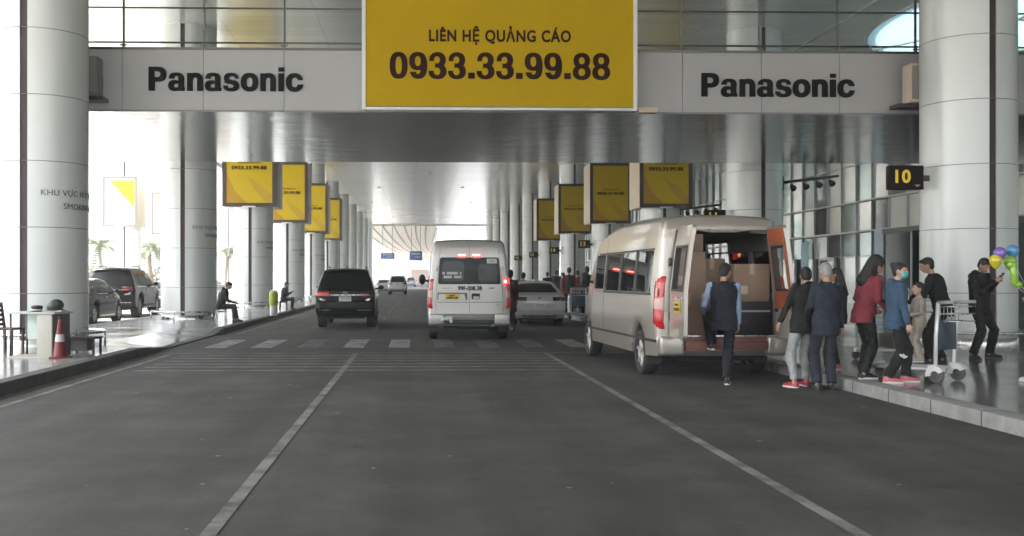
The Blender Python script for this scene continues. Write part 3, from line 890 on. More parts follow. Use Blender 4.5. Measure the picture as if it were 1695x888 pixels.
for i, (px0, px1, py0, py1) in enumerate(((630, 653, 419, 429), (678, 699, 416, 431))):
    Y = 150.0 if i == 0 else 148.0
    a = pix(px0, py1, Y); b = pix(px1, py0, Y)
    t = thing('direction_sign', ['small blue direction sign hung over the far road, the paler one', 'taller blue direction sign hung over the far road behind the white minibus'][i], 'road sign', ((a.x + b.x) / 2, Y, a.z))
    w_, h_ = (b.x - a.x) / 2, b.z - a.z
    MB().box(-w_, w_, 0, .12, 0, h_).build('panel', mat('blue_sign', (.12, .24, .62), .5), t, bevel=.02)
    MB().box(-w_ * .7, w_ * .7, -.02, -.002, h_ * .62, h_ * .78).build('legend', M['white_frame'], t)
    MB().box(-w_ * .1, w_ * .75, -.02, -.002, h_ * .25, h_ * .4).build('legend', M['white_frame'], t)
    for s in (-1, 1): MB().cyl((s * w_ * .7, .06, h_), (s * w_ * .7, .06, CE - a.z), .04, n=6).build('hanger', M['mid_metal'], t)
tag(MB().box(-2, 34, 330, 332, -.05, 4.6).build('boundary_wall', mat('salmon_wall', (.50, .36, .28), .8, var=.1)), 'low salmon wall across the far end of the road', 'wall')
# ------------------------------------------------------------------ vehicles
def paint(name, col, rough=.28, metal=.35, coat=.6, var=.04, spec=.5):
    return mat(name, col, rough, metal, var=var, spec=spec, vscale=.5, coat=coat)
M['tyre'] = mat('tyre_rubber', (.018, .018, .018), .8, var=.3, vscale=8)
M['rim'] = mat('alloy_rim', (.42, .42, .41), .32, metal=.9)
M['rim_dusty'] = mat('dusty_steel_rim', (.40, .38, .35), .5, metal=.5, var=.15)
M['vglass'] = mat('tinted_car_glass', (.006, .008, .008), .06, spec=.16)
M['vclear'] = mat_clear('car_window_glass', (.88, .9, .89), .14)
M['trim'] = mat('black_plastic_trim', (.02, .02, .02), .55, var=.15)
M['chrome'] = mat('chrome_trim', (.72, .72, .72), .12, metal=1.0)
M['red_lens'] = mat('red_lens', (.50, .012, .016), .18, coat=.5, emit=.006, ecol=(1, .03, .03))  # faint glow added to the lens, even where the lamp is unlit
M['dark_red_lens'] = mat('dark_red_lens', (.045, .006, .007), .18, coat=.3)
M['lit_red'] = mat('lit_brake_lamp', (.8, .05, .05), .2, emit=.32, ecol=(1, .035, .03))
M['lit_hot'] = mat('lit_brake_lamp_core', (1, .6, .5), .2, emit=1.4, ecol=(1, .42, .32))
M['plate_white'] = mat('white_plate', (.66, .66, .63), .4)
M['plate_yellow'] = mat('yellow_plate', (.66, .43, .03), .4)
M['seam'] = mat('panel_gap', (.012, .012, .012), .8)
M['under'] = mat('underbody', (.014, .014, .013), .9)

def lerp_tab(tab, z):
    if z <= tab[0][0]: return tab[0][1]
    for (a, va), (b, vb) in zip(tab, tab[1:]):
        if z <= b: return va + (vb - va) * (z - a) / (b - a)
    return tab[-1][1]

def arch(cy, r, z0, n=10):
    """wheel arch points from front (higher y) to rear along the bottom edge"""
    a0 = math.asin(max(-1, min(1, (z0 - r * .92) / r)))
    out = []
    for i in range(n + 1):
        a = a0 + (math.pi - 2 * a0) * i / n
        out.append((cy + r * math.cos(a), r * .92 + r * math.sin(a)))
    return out

def rrect(x0, x1, z0, z1, r=.05, n=3):
    pts = []
    for cx, cz, a0 in ((x1 - r, z1 - r, 0), (x0 + r, z1 - r, 90), (x0 + r, z0 + r, 180), (x1 - r, z0 + r, 270)):
        for i in range(n + 1):
            a = R(a0 + 90 * i / n); pts.append((cx + r * math.cos(a), cz + r * math.sin(a)))
    return pts

class Vehicle:
    def __init__(s, W, L, H, rear, top, tumble, wheels, wr, sill=.30, crown=.06, nose=.16, bevel=.07):
        """rear: (y,z) rising; top: roof to nose, ending at the front bottom"""
        s.W, s.L, s.H, s.rear, s.top, s.tumble = W, L, H, rear, top, tumble
        s.wheels, s.wr, s.sill, s.crown, s.nose, s.bev = wheels, wr, sill, crown, nose, bevel
    def yr(s, z):
        return lerp_tab([(b, a) for a, b in s.rear], z)
    def fm(s, p):
        x, y, z = p; k = lerp_tab(s.tumble, z); u = min(1.05, abs(x) / s.W)
        if y > s.L - 1.3: k *= 1 - s.nose * ((y - s.L + 1.3) / 1.3) ** 2
        if y < .9: k *= 1 - .025 * ((.9 - y) / .9) ** 2
        yy = y
        if y < 1.2: yy += s.crown * u ** 3 * (1.2 - y) / 1.2
        if y > s.L - 1.6: yy -= .28 * u ** 2.5 * (y - s.L + 1.6) / 1.6
        zz = z - (.045 * u ** 2 if z > s.H - .25 else 0)
        return Vector((x * k, yy, zz))
    def outline(s):
        o = list(s.rear) + list(s.top)
        fy, ry = s.wheels
        o += arch(fy, s.wr * 1.2, s.sill) + arch(ry, s.wr * 1.2, s.sill)
        return o
    def body(s, name, m, parent, cuts=((), (), ()), kill=None, inner=None, thick=.045):
        o = s.outline(); bm = bmesh.new()
        vs = [bm.verts.new((-s.W, y, z)) for y, z in o]
        f = bm.faces.new(vs)
        ex = bmesh.ops.extrude_face_region(bm, geom=[f])
        bmesh.ops.translate(bm, vec=(2 * s.W, 0, 0), verts=[v for v in ex['geom'] if isinstance(v, bmesh.types.BMVert)])
        bmesh.ops.recalc_face_normals(bm, faces=bm.faces)
        nmain = len(s.rear) + len(s.top)
        ed = [e for e in bm.edges if abs(e.verts[0].co.x - e.verts[1].co.x) < 1e-5 and e.calc_length() > .04 and
              min(e.verts[0].co.z, e.verts[1].co.z) > s.sill + .06 and not any(abs((Vector((v.co.y, v.co.z)) - Vector((w, s.wr * .92))).length - s.wr * 1.2) < .01 for v in e.verts for w in s.wheels)]
        bmesh.ops.bevel(bm, geom=ed, offset=s.bev, segments=4, affect='EDGES', profile=.5, clamp_overlap=False)
        def cut(co, no):
            bmesh.ops.bisect_plane(bm, geom=list(bm.verts) + list(bm.edges) + list(bm.faces), dist=1e-5, plane_co=co, plane_no=no)
        xs = [s.W * q for q in (-.8, -.5, -.2, .2, .5, .8)] + list(cuts[0])
        ys = [.25 * i for i in range(1, int(s.L / .25))] + list(cuts[1])
        zs = [.16 * i for i in range(2, int(s.H / .16) + 1)] + list(cuts[2])
        for x in xs: cut((x, 0, 0), (1, 0, 0))
        for y in ys: cut((0, y, 0), (0, 1, 0))
        for z in zs: cut((0, 0, z), (0, 0, 1))
        if kill:
            bm.normal_update()
            dead = [f for f in bm.faces if kill(f.calc_center_median(), f.normal)]
            bmesh.ops.delete(bm, geom=dead, context='FACES')
        for v in bm.verts: v.co = s.fm(v.co)
        bmesh.ops.remove_doubles(bm, verts=bm.verts, dist=1e-4)
        bm.normal_update()
        me = bpy.data.meshes.new(name); bm.to_mesh(me); bm.free()
        for p in me.polygons: p.use_smooth = True
        me.materials.append(m)
        ob = link(name, me, parent)
        if inner is not None:
            me.materials.append(inner)
            md = ob.modifiers.new('s', 'SOLIDIFY'); md.thickness = thick; md.offset = -1; md.material_offset = 1; md.material_offset_rim = 1
            bake(ob)
        me = ob.data
        me.set_sharp_from_angle(angle=R(32))
        return ob
    def _patch(s, poly, place, name, m, parent, thick=.012, step=.14):
        bm = bmesh.new(); f = bm.faces.new([bm.verts.new((a, 0, b)) for a, b in poly])
        for ax in (0, 2):
            lo = min(p[0 if ax == 0 else 1] for p in poly); hi = max(p[0 if ax == 0 else 1] for p in poly)
            k = int((hi - lo) / step)
            for i in range(1, k + 1):
                c = [0, 0, 0]; c[ax] = lo + (hi - lo) * i / (k + 1); no = [0, 0, 0]; no[ax] = 1
                bmesh.ops.bisect_plane(bm, geom=list(bm.verts) + list(bm.edges) + list(bm.faces), plane_co=c, plane_no=no)
        ex = bmesh.ops.extrude_face_region(bm, geom=list(bm.faces))
        new = set(v for v in ex['geom'] if isinstance(v, bmesh.types.BMVert))
        for v in bm.verts: v.co = place(v.co.x, v.co.z, 0 if v in new else -thick)
        bmesh.ops.recalc_face_normals(bm, faces=bm.faces)
        me = bpy.data.meshes.new(name); bm.to_mesh(me); bm.free(); me.materials.append(m)
        for p in me.polygons: p.use_smooth = True
        me.set_sharp_from_angle(angle=R(40))
        return link(name, me, parent)
    def side(s, poly, sgn, name, m, parent, off=.004, **k):
        return s._patch(poly, lambda y, z, d: s.fm((sgn * (s.W + off + d), y, z)), name, m, parent, **k)
    def back(s, poly, name, m, parent, off=.006, **k):
        return s._patch(poly, lambda x, z, d: s.fm((x, s.yr(z) - off - d, z)), name, m, parent, **k)
    def back_text(s, body, x, z, width, height, m, parent, off=.016, bold=.03, space=1.0):
        me = text_data(body, width, height, bold, .003, space)
        for v in me.vertices:
            v.co = s.fm((x + v.co.x, s.yr(z + v.co.z) - off + v.co.y, z + v.co.z))
        me.materials.clear(); me.materials.append(m); return link('writing', me, parent)
    def corner_lamp(s, sgn, z0, z1, name, m, parent, depth=.16, inset=.84, lift=.012):
        W = s.W; mb = MB(); rings = []
        sec = [(inset * W, -lift), (.93 * W, -lift), (.975 * W, .006), (W + lift * .6, .055), (W + lift * .6, depth), (W - .04, depth), (inset * W, .04)]
        n = 7
        for i in range(n):
            z = z0 + (z1 - z0) * i / (n - 1); e = 1 if 0 < i < n - 1 else .985
            rings.append([s.fm((sgn * x * e, s.yr(z) + y, z)) for x, y in sec])
        mb.ring_loft(rings, True, False)
        return mb.build(name, m, parent, bevel=.006, seg=1)
    def wheelset(s, parent, rimmat, width=.23, spokes=5):
        r = s.wr
        for cy in s.wheels:
            for sg in (-1, 1):
                x0 = sg * (s.W * .955 - width / 2)
                mb = MB(); h = width / 2
                prof = [(r * .62, -h * .8), (r * .70, -h), (r * .93, -h), (r * .985, -h * .8), (r, -h * .5), (r, h * .5), (r * .985, h * .8), (r * .93, h), (r * .70, h), (r * .62, h * .8)]
                mb.lathe(prof, (x0, cy, r), 'x', 32, closed=True)
                wh = mb.build('wheel', M['tyre'], parent)
                rb = MB()
                rb.lathe([(r * .62, -h * .7), (r * .64, -h * .3), (r * .64, h * .86), (r * .60, h * .80), (r * .57, h * .4), (r * .57, -h * .7)], (x0, cy, r), 'x', 32, closed=True)
                fx = x0 + sg * h * .55
                rb.cyl((x0 - sg * h * .5, cy, r), (fx + sg * .03, cy, r), r * .17, r * .15, 16)
                for k in range(spokes):
                    a = 2 * math.pi * k / spokes + .3
                    d = Vector((0, math.cos(a), math.sin(a)))
                    rb.capsule(Vector((fx, cy, r)) + d * r * .12, Vector((fx + sg * .01, cy, r)) + d * r * .60, .045, .032, 8)
                rb.build('rim', rimmat, wh)
                MB().lathe([(.02, 0), (r * .56, 0), (r * .56, .01), (.02, .01)], (x0 - sg * h * .3, cy, r), 'x', 24, smooth=False).build('brake_disc', M['under'], wh)
    def underbody(s, parent, z0=.22, z1=.5):
        MB().box(-s.W * .62, s.W * .62, .35, s.L - .4, z0, z1).build('underbody', M['under'], parent, bevel=.04)
    def mirror(s, sgn, y, z, m, parent, w=.2, h=.16):
        x = s.W * lerp_tab(s.tumble, z)
        mb = MB(); mb.ell((sgn * (x + .06 + w / 2), y, z), (w / 2, .06, h / 2), None, 12, 8); mb.capsule((sgn * (x - .02), y + .03, z - .05), (sgn * (x + .1), y + .01, z - .02), .03, .025, 8)
        o = mb.build('mirror', m, parent)
        MB().cbox((sgn * (x + .06 + w / 2), y - .055, z), (w * .72, .016, h * .72)).build('mirror_glass', M['vglass'], o, bevel=.005)

def lines_on_back(v, x0, x1, z0, z1, rows, m, parent, off, seed, name='writing'):
    """rows of small irreadable lettering, as the photograph shows it"""
    rnd = random.Random(seed); mb = MB()
    rh = (z1 - z0) / rows
    for r in range(rows):
        x = x0; zc0 = z1 - rh * (r + .82); zc1 = z1 - rh * (r + .15)
        while x < x1 - .01:
            w = (zc1 - zc0) * rnd.uniform(.3, .65)
            if rnd.random() > .14:
                a = v.fm((x, v.yr(zc0) - off, zc0)); b = v.fm((min(x1, x + w), v.yr(zc1) - off, zc1))
                mb.box(a.x, b.x, min(a.y, b.y) - .003, min(a.y, b.y) + .004, a.z, b.z)
            x += w + (zc1 - zc0) * .2
    return mb.build(name, m, parent)

# ---- minibus: high roof, flat back with two doors
def transit():
    rear = [(.10, .36), (.0, .44), (-.01, .62), (.04, .66), (.045, 1.0), (.05, 1.32), (.07, 1.75), (.10, 2.1), (.135, 2.31), (.20, 2.42)]
    top = [(.40, 2.465), (1.6, 2.49), (3.0, 2.45), (3.7, 2.36), (4.15, 2.18), (4.95, 1.38), (5.12, 1.27), (5.52, 1.05), (5.70, .88), (5.78, .62), (5.74, .38), (5.55, .30)]
    tumble = [(.3, .965), (.6, .995), (.95, 1.0), (1.25, .985), (1.7, .945), (2.1, .90), (2.35, .862), (2.5, .845)]
    return Vehicle(1.015, 5.78, 2.49, rear, top, tumble, (4.87, 1.12), .345, sill=.33, crown=.05, nose=.20, bevel=.085)

def van_common(v, t, body_m, sides=True, wrim=None):
    v.wheelset(t, wrim or M['rim_dusty'], .22, 6)
    v.underbody(t, .26, .55)
    for sg in (-1, 1):
        v.side(rrect(.10, 4.35, .56, .60, .015), sg, 'side_moulding', M['trim'], t, off=.012)
        v.side([(3.42, .62), (3.43, .62), (3.43, 2.2), (3.42, 2.2)], sg, 'door_gap', M['seam'], t, off=.002, thick=.006)
        v.side([(4.40, .45), (4.41, .45), (4.41, 1.35), (4.40, 1.35)], sg, 'door_gap', M['seam'], t, off=.002, thick=.006)
        v.mirror(sg, 4.35, 1.48, M['trim'], t, .20, .30)
        MB().cbox((sg * .84, .78, .36), (.20, .025, .34)).build('mud_flap', M['trim'], t)
    # windscreen and front lamps
    ws = MB(); 
    pts = [v.fm((x, y - .0, z)) + Vector((0, .012, .012)) for z, y in ((2.12, 4.215), (1.42, 4.915)) for x in (-.86, -.45, 0, .45, .86)]
    ws.add(pts + [p - Vector((0, .02, .015)) for p in pts], [(i, i + 1, i + 6, i + 5) for i in range(4)] + [(i + 10, i + 15, i + 16, i + 11) for i in range(4)], True)
    ws.build('windscreen', M['vglass'] if sides else M['vclear'], t)
    for sg in (-1, 1):
        MB().ell(v.fm((sg * .74, 5.58, .92)), (.16, .12, .14), None, 12, 8).build('headlight', M['chrome'], t)
    MB().cbox((0, 5.76, .62), (1.1, .06, .26)).build('grille', M['trim'], t, bevel=.02)

SIDE_WIN = [(.42, 1.30), (1.42, 2.28), (2.40, 3.32)]
def white_minibus():
    v = transit()
    p = gnd(778, 562)
    t = thing('minibus', 'silver white high-roof minibus with lit brake lamps seen from behind', 'minibus', (1.27, 24.0, 0), R(-.3))
    bm_ = paint('silver_white_paint', (.43, .415, .39), .30, .25)
    v.body('body', bm_, t)
    van_common(v, t, bm_)
    for sg in (-1, 1):
        for a, b in SIDE_WIN: v.side(rrect(a, b, 1.30, 1.93, .08), sg, 'side_window', M['vglass'], t)
        v.side([(3.50, 1.32), (4.55, 1.32), (4.05, 1.93), (3.50, 1.93)], sg, 'front_window', M['vglass'], t)
        tl = v.corner_lamp(sg, .78, 1.50, 'tail_lamp', M['red_lens'], t, .15, .91)
        v.corner_lamp(sg, 1.02, 1.24, 'lamp_middle', mat('pink_white_lens', (.62, .40, .36), .2), tl, .154, .907, .016)
    # rear doors
    v.back([(-.004, .68), (.004, .68), (.004, 2.3), (-.004, 2.3)], 'door_gap', M['seam'], t, off=.003, thick=.006)
    for sg in (-1, 1):
        v.back([(sg * .83, .68), (sg * .838, .68), (sg * .815, 2.25), (sg * .807, 2.25)], 'door_gap', M['seam'], t, off=.003, thick=.006)
        v.back([(sg * .02, .93), (sg * .80, .93), (sg * .80, .942), (sg * .02, .942)], 'door_crease', M['seam'], t, off=.001, thick=.005)
        MB().cbox(v.fm((sg * .86, .05, 1.75)), (.05, .06, .10)).build('hinge', bm_, t, bevel=.01)
    v.back(rrect(-.80, .80, 1.37, 2.02, .05), 'rear_window', M['vglass'], t, off=.008)
    v.back(rrect(-.72, -.14, 1.44, 1.93, .09), 'window_reflection_panel', mat('window_reflection_pale', (.035, .042, .04), .2, spec=.3), t, off=.0105, thick=.004)  # pale and dark patches paint reflections onto the rear window
    v.back(rrect(.22, .73, 1.44, 1.86, .09), 'window_reflection_panel', mat('window_reflection_dark', (.016, .02, .02), .2, spec=.3), t, off=.0105, thick=.004)
    lines_on_back(v, -.70, -.19, 1.50, 1.68, 2, mat('white_sticker_letters', (.6, .6, .58), .5), t, .018, 3)
    v.back(rrect(.47, .74, 1.875, 1.985, .012), 'sticker', mat('white_sticker', (.66, .62, .62), .5), t, off=.012, thick=.004)
    lines_on_back(v, .51, .70, 1.905, 1.955, 1, mat('grey_sticker_letters', (.25, .2, .2), .5), t, .0175, 8)
    # high brake lamps
    for x in (-.21, .19):
        h = v.back(rrect(x - .125, x + .125, 2.005, 2.105, .03), 'high_brake_lamp', M['lit_red'], t, off=.03, thick=.04)
        v.back(rrect(x - .10, x + .10, 2.055, 2.09, .012), 'lamp_core', M['lit_hot'], h, off=.035, thick=.006)
    h = v.corner_lamp(1, 1.36, 1.52, 'brake_lamp', M['lit_red'], t, .17, .86, .03)
    v.back(rrect(.885, .95, 1.40, 1.475, .028), 'lamp_core', M['lit_hot'], h, off=.034, thick=.006)
    # number, plate recess, handle
    v.back_text('99F-008.38', .01, 1.275, .60, .105, M['letter_black'], t, bold=.03)
    v.back(rrect(-.70, -.44, 1.27, 1.285, .004), 'badge', mat('grey_badge', (.2, .2, .2), .3), t, off=.008, thick=.004)
    v.back(rrect(.49, .62, 1.262, 1.292, .01), 'badge', mat('dark_badge', (.09, .09, .09), .3), t, off=.008, thick=.004)
    v.back(rrect(.66, .76, .855, .875, .006), 'badge', mat('grey_badge', (.2, .2, .2), .3), t, off=.008, thick=.004)
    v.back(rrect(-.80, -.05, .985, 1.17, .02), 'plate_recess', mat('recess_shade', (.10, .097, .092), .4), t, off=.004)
    v.back([(-.775, .99), (-.09, .99), (-.13, 1.135), (-.765, 1.135)], 'recess_floor', bm_, t, off=.009)
    pl = v.back(rrect(-.605, -.25, 1.01, 1.135, .008), 'number_plate', M['plate_yellow'], t, off=.016, thick=.006)
    v.back_text('99F', -.43, 1.10, .15, .04, M['letter_black'], pl, off=.026, bold=.02)
    v.back_text('008.38', -.43, 1.045, .26, .05, M['letter_black'], pl, off=.026, bold=.02)
    v.back(rrect(.05, .26, 1.01, 1.15, .02), 'door_handle', M['trim'], t, off=.016, thick=.012)
    v.back(rrect(.09, .245, 1.02, 1.075, .015), 'handle_grip', mat('grip_silver', (.5, .5, .48), .3), t, off=.026, thick=.01)
    # bumper with centre step
    for sg in (-1, 1): MB().box(.60 if sg > 0 else -.97, .97 if sg > 0 else -.60, -.035, .10, .40, .66).build('bumper_corner', bm_, t, bevel=.045, seg=3)
    MB().box(-.595, .595, -.03, .10, .52, .64).build('bumper_step', mat('grey_step', (.22, .21, .20), .5), t, bevel=.02)
    MB().box(-.595, .595, -.02, .10, .40, .515).build('bumper_valance', M['trim'], t, bevel=.02)
    rag = MB()
    for k in range(7):
        rag.ell((-.66 + .038 * k + random.uniform(-.02, .02), -.07, .52 + random.uniform(-.05, .04)), (.04, .03, .055), Matrix.Rotation(k, 3, 'Y'), 8, 6)
    tag(rag.build('rag', mat('white_cloth', (.75, .75, .73), .8, bump=.5), None), 'crumpled white rag stuck on the bumper of the silver white minibus', 'rag')
    bpy.data.objects['rag'].location = (1.27, 24.0, 0)
    MB().tube([(.58, -.02, .38), (.55, .3, .36), (.5, 1.2, .36)], .035, 8).build('exhaust_pipe', M['mid_metal'], t)
white_minibus()

# ---- champagne minibus with open back, side doorway and cargo
def open_minibus():
    v = transit()
    X, Y, RZ = 4.53, 14.55, R(2.6)
    t = thing('minibus', 'champagne minibus with both rear doors open and cartons inside', 'minibus', (X, Y, 0), RZ)
    bm_ = paint('champagne_paint', (.375, .338, .295), .28, .45)
    inner = mat('van_lining', (.22, .21, .20), .7, var=.1)
    holes = [(a, b, 1.30, 1.93) for a, b in SIDE_WIN[:2]] + [(2.40, 3.32, 1.30, 1.93), (3.50, 4.20, 1.32, 1.93)]
    RX = .80
    def kill(c, n):
        if n.y < -.2 and abs(c.x) < RX and .66 < c.z < 2.235 and c.y < .5: return True
        if abs(n.x) > .7 and abs(c.x) > .9:
            for a, b, z0, z1 in holes:
                if a < c.y < b and z0 < c.z < z1: return True
            if c.x > 0 and 2.30 < c.y < 3.40 and .62 < c.z < 2.12: return True
        if n.y > .3 and 4.15 < c.y < 4.95 and abs(c.x) < .82 and 1.40 < c.z < 2.16: return True
        return False
    cy = sorted(set([a for a, b, _, _ in holes] + [b for a, b, _, _ in holes] + [2.30, 3.40]))
    v.body('body', bm_, t, cuts=((-RX, RX, -.82, .82), cy, (.66, 2.235, 1.30, 1.32, 1.93, .62, 2.12, 1.40, 2.16)), kill=kill, inner=inner)
    van_common(v, t, bm_, sides=False)
    for a, b, z0, z1 in holes:
        for sg in ((-1,) if a == 2.40 else (-1, 1)):
            v.side(rrect(a + .0, b - .0, z0, z1, .02), sg, 'side_window', mat_clear('tinted_van_window', (.22, .24, .23), .22) if 'tinted_van_window' not in MATS else MATS['tinted_van_window'], t, off=-.006, thick=.008)
    for sg in (-1, 1):
        for a in (1.30, 2.28, 3.32): v.side(rrect(a + .005, a + .115, 1.27, 1.96, .02), sg, 'window_pillar', M['trim'], t, off=.006)
        v.side(rrect(.40, 3.45, 1.255, 1.295, .012), sg, 'window_trim', M['trim'], t, off=.006)
        v.side(rrect(.40, 4.0, 1.935, 1.965, .012), sg, 'window_trim', M['trim'], t, off=.006)
        tl = v.corner_lamp(sg, .76, 1.54, 'tail_lamp', M['red_lens'], t, .17, .905)
        v.corner_lamp(sg, 1.02, 1.24, 'lamp_middle', mat('pink_white_lens', (.62, .40, .36), .2), tl, .174, .902, .016)
        v.side(rrect(.05, .15, 1.24, 1.36, .02), sg, 'lamp_window', mat('pale_lens', (.55, .25, .22), .15), t, off=.012)
    # rear bumper corners and step
    for sg in (-1, 1): MB().box(.62 if sg > 0 else -.98, .98 if sg > 0 else -.62, -.07, .12, .38, .66).build('bumper_corner', bm_, t, bevel=.05, seg=3)
    MB().box(-.615, .615, -.09, .10, .46, .585).build('bumper_step', mat('rust_red_step', (.16, .055, .038), .6, var=.25, vscale=5), t, bevel=.015)
    MB().box(-.80, .80, -.012, .12, .59, .655).build('door_sill', mat('rust_red_sill', (.20, .07, .045), .5, var=.2, vscale=5), t, bevel=.01)
    MB().box(-.78, .78, -.016, .02, .656, .668).build('sill_strip', M['steel'], t)
    # inside
    MB().box(-.82, .82, .10, 4.0, .55, .66).build('cargo_floor', mat('cargo_floor', (.04, .04, .04), .7), t)
    MB().box(-.78, .78, .30, 3.9, 2.24, 2.26).build('headliner', mat('headliner', (.40, .385, .36), .8), t)
    for r, y in enumerate((2.6, 3.5)):
        for x in (-.42, .42):
            MB().box(x - .34, x + .34, y, y + .45, 1.0, 1.14).build('seat_cushion', mat('seat_cloth', (.07, .06, .055), .8), t, bevel=.05)
            MB().box(x - .34, x + .34, y - .12, y + .02, 1.05, 1.75).build('seat_back', mat('seat_cloth', (.07, .06, .055), .8), t, bevel=.05)
    # black cabinet on the right side of the load bay
    cb = thing('cabinet', 'low black cabinet with a pale top edge inside the champagne minibus', 'cabinet', (0, 0, 0))
    def place(o, x, y, z, r=0):
        c, s_ = math.cos(RZ), math.sin(RZ)
        o.location = (X + x * c - y * s_, Y + x * s_ + y * c, z); o.rotation_euler = (0, 0, RZ + r)
    MB().box(-.33, .33, 0, .55, 0, .50).build('carcass', mat('black_cabinet', (.016, .016, .017), .45), cb, bevel=.01)
    MB().box(-.33, .30, -.006, -.001, .345, .372).build('edge_strip', mat('pale_strip', (.42, .42, .41), .4), cb)
    MB().cyl((-.06, -.012, .20), (-.06, 0, .20), .012, n=10).build('lock', mat('reddish_lock', (.25, .08, .06), .5), cb)
    place(cb, .44, .14, .662)
    carton = mat('brown_carton', (.27, .185, .13), .8, var=.10, vscale=3, bump=.06)
    tape = mat('packing_tape', (.40, .30, .20), .3)
    def box(w, d, h, x, y, z, r, label):
        b = thing('carton', label, 'carton', (0, 0, 0), 0, 'cartons inside the champagne minibus')
        MB().box(-w / 2, w / 2, 0, d, 0, h).build('carton_body', carton, b, bevel=.012)
        f = MB(); f.box(-.035, .035, -.003, d + .003, h + .0005, h + .003); f.box(-.035, .035, -.0035, -.0005, h * .72, h + .003); f.build('tape', tape, b)
        MB().box(-w * .42, -w * .12, -.0022, -.0006, h * .2, h * .42).build('carton_label', mat('carton_label', (.50, .42, .33), .7), b)
        place(b, x, y, z, R(r)); return b
    box(.50, .6, .62, -.50, .14, .662, 2, 'lowest carton of the stack just inside the left-hand rear door of the champagne minibus')
    box(.50, .55, .62, -.49, .15, 1.283, -3, 'middle carton, wrapped tall box of the stack in the champagne minibus')
    box(.44, .5, .26, -.48, .17, 1.905, 4, 'flat top carton of the tall stack in the champagne minibus')
    box(.42, .5, .55, .02, .62, .662, 0, 'lower inner carton behind the man in the navy vest')
    box(.44, .5, .60, .02, .62, 1.213, 5, 'upper inner carton behind the head of the man in the navy vest')
    box(.54, .5, .56, .47, .16, 1.163, -2, 'square carton standing on the black cabinet in the minibus')
    bag = MB(); bag.ell((0, 0, .18), (.2, .16, .19), None, 14, 10); bag.ell((.03, 0, .36), (.06, .05, .06), None, 10, 6)
    o = tag(bag.build('plastic_bag', mat('lilac_plastic', (.40, .36, .40), .35, bump=.6, bscale=12)), 'pale crumpled plastic bag beside the stacked cartons in the minibus', 'bag')
    place(o, -.20, .28, 1.06)
    # the two back doors, swung straight out behind
    def door(sg, ang):
        """leaf in local frame: hinge at x=0, leaf to +x; outside faces -y when closed"""
        Wd, z0, z1 = .80, .64, 2.26
        bm = bmesh.new()
        o = rrect(0, Wd, z0, z1, .07, 4)
        f = bm.faces.new([bm.verts.new((a, 0, b)) for a, b in o])
        ex = bmesh.ops.extrude_face_region(bm, geom=[f]); bmesh.ops.translate(bm, vec=(0, .055, 0), verts=[q for q in ex['geom'] if isinstance(q, bmesh.types.BMVert)])
        for c, no in (((.12, 0, 0), (1, 0, 0)), ((Wd - .10, 0, 0), (1, 0, 0)), ((0, 0, 1.34), (0, 0, 1)), ((0, 0, 1.96), (0, 0, 1)), ((0, 0, 1.0), (0, 0, 1)), ((0, 0, 2.1), (0, 0, 1))):
            bmesh.ops.bisect_plane(bm, geom=list(bm.verts) + list(bm.edges) + list(bm.faces), plane_co=c, plane_no=no)
        bmesh.ops.recalc_face_normals(bm, faces=bm.faces)
        dead = [f for f in bm.faces if abs(f.normal.y) > .9 and .12 < f.calc_center_median().x < Wd - .10 and 1.34 < f.calc_center_median().z < 1.96]
        bmesh.ops.delete(bm, geom=dead, context='FACES')
        lean = lambda z: lerp_tab([(.6, 0), (1.3, .01), (1.75, .05), (2.1, .11), (2.3, .15)], z)
        for q in bm.verts: q.co.y += lean(q.co.z)
        for q in bm.verts: q.co.x *= sg
        bmesh.ops.recalc_face_normals(bm, faces=bm.faces)
        me = bpy.data.meshes.new('rear_door'); bm.to_mesh(me); bm.free(); me.materials.append(bm_)
        d = link('rear_door', me, t)
        d.location = (-sg * .83, .02, 0); d.rotation_euler = (0, 0, ang)
        def pan(x0, x1, zz0, zz1, y, th, nm, m, r=.02):
            mb = MB(); pts = rrect(x0, x1, zz0, zz1, r)
            n = len(pts)
            mb.add([(sg * a, y + lean(b), b) for a, b in pts] + [(sg * a, y + th + lean(b), b) for a, b in pts],
                   [tuple(range(n)), tuple(range(2 * n - 1, n - 1, -1))] + [(i, i + n, (i + 1) % n + n, (i + 1) % n) for i in range(n)])
            return mb.build(nm, m, d)
        fr = MB()
        for (a, b, c, e) in ((.10, .135, 1.32, 1.98), (Wd - .115, Wd - .08, 1.32, 1.98), (.1355, Wd - .1155, 1.32, 1.355), (.1355, Wd - .1155, 1.945, 1.98)):
            n0 = [(sg * a, -.012 + lean(c), c), (sg * b, -.012 + lean(c), c), (sg * b, -.012 + lean(e), e), (sg * a, -.012 + lean(e), e)]
            n1 = [(x, y + .079, z) for x, y, z in n0]
            fr.add(n0 + n1, [(0, 1, 2, 3), (7, 6, 5, 4), (0, 4, 5, 1), (1, 5, 6, 2), (2, 6, 7, 3), (3, 7, 4, 0)])
        fr.build('window_frame', M['trim'], d)
        pan(.136, Wd - .116, 1.356, 1.944, .02, .006, 'window', MATS.get('van_door_glass') or mat_clear('van_door_glass', (.97, .98, .97), .02), .01)
        # inner trim: rust panel above, pale below
        pan(.04, Wd - .03, 2.0, 2.22, .056, .012, 'upper_trim', mat('rust_orange_trim', (.40, .10, .035), .5, var=.15, vscale=4))
        pan(.04, Wd - .03, 1.06, 1.31, .056, .012, 'middle_trim', mat('rust_orange_trim', (.40, .10, .035), .5))
        pan(.04, Wd - .03, .70, 1.05, .056, .012, 'lower_trim', mat('beige_trim', (.36, .32, .28), .6, var=.08))
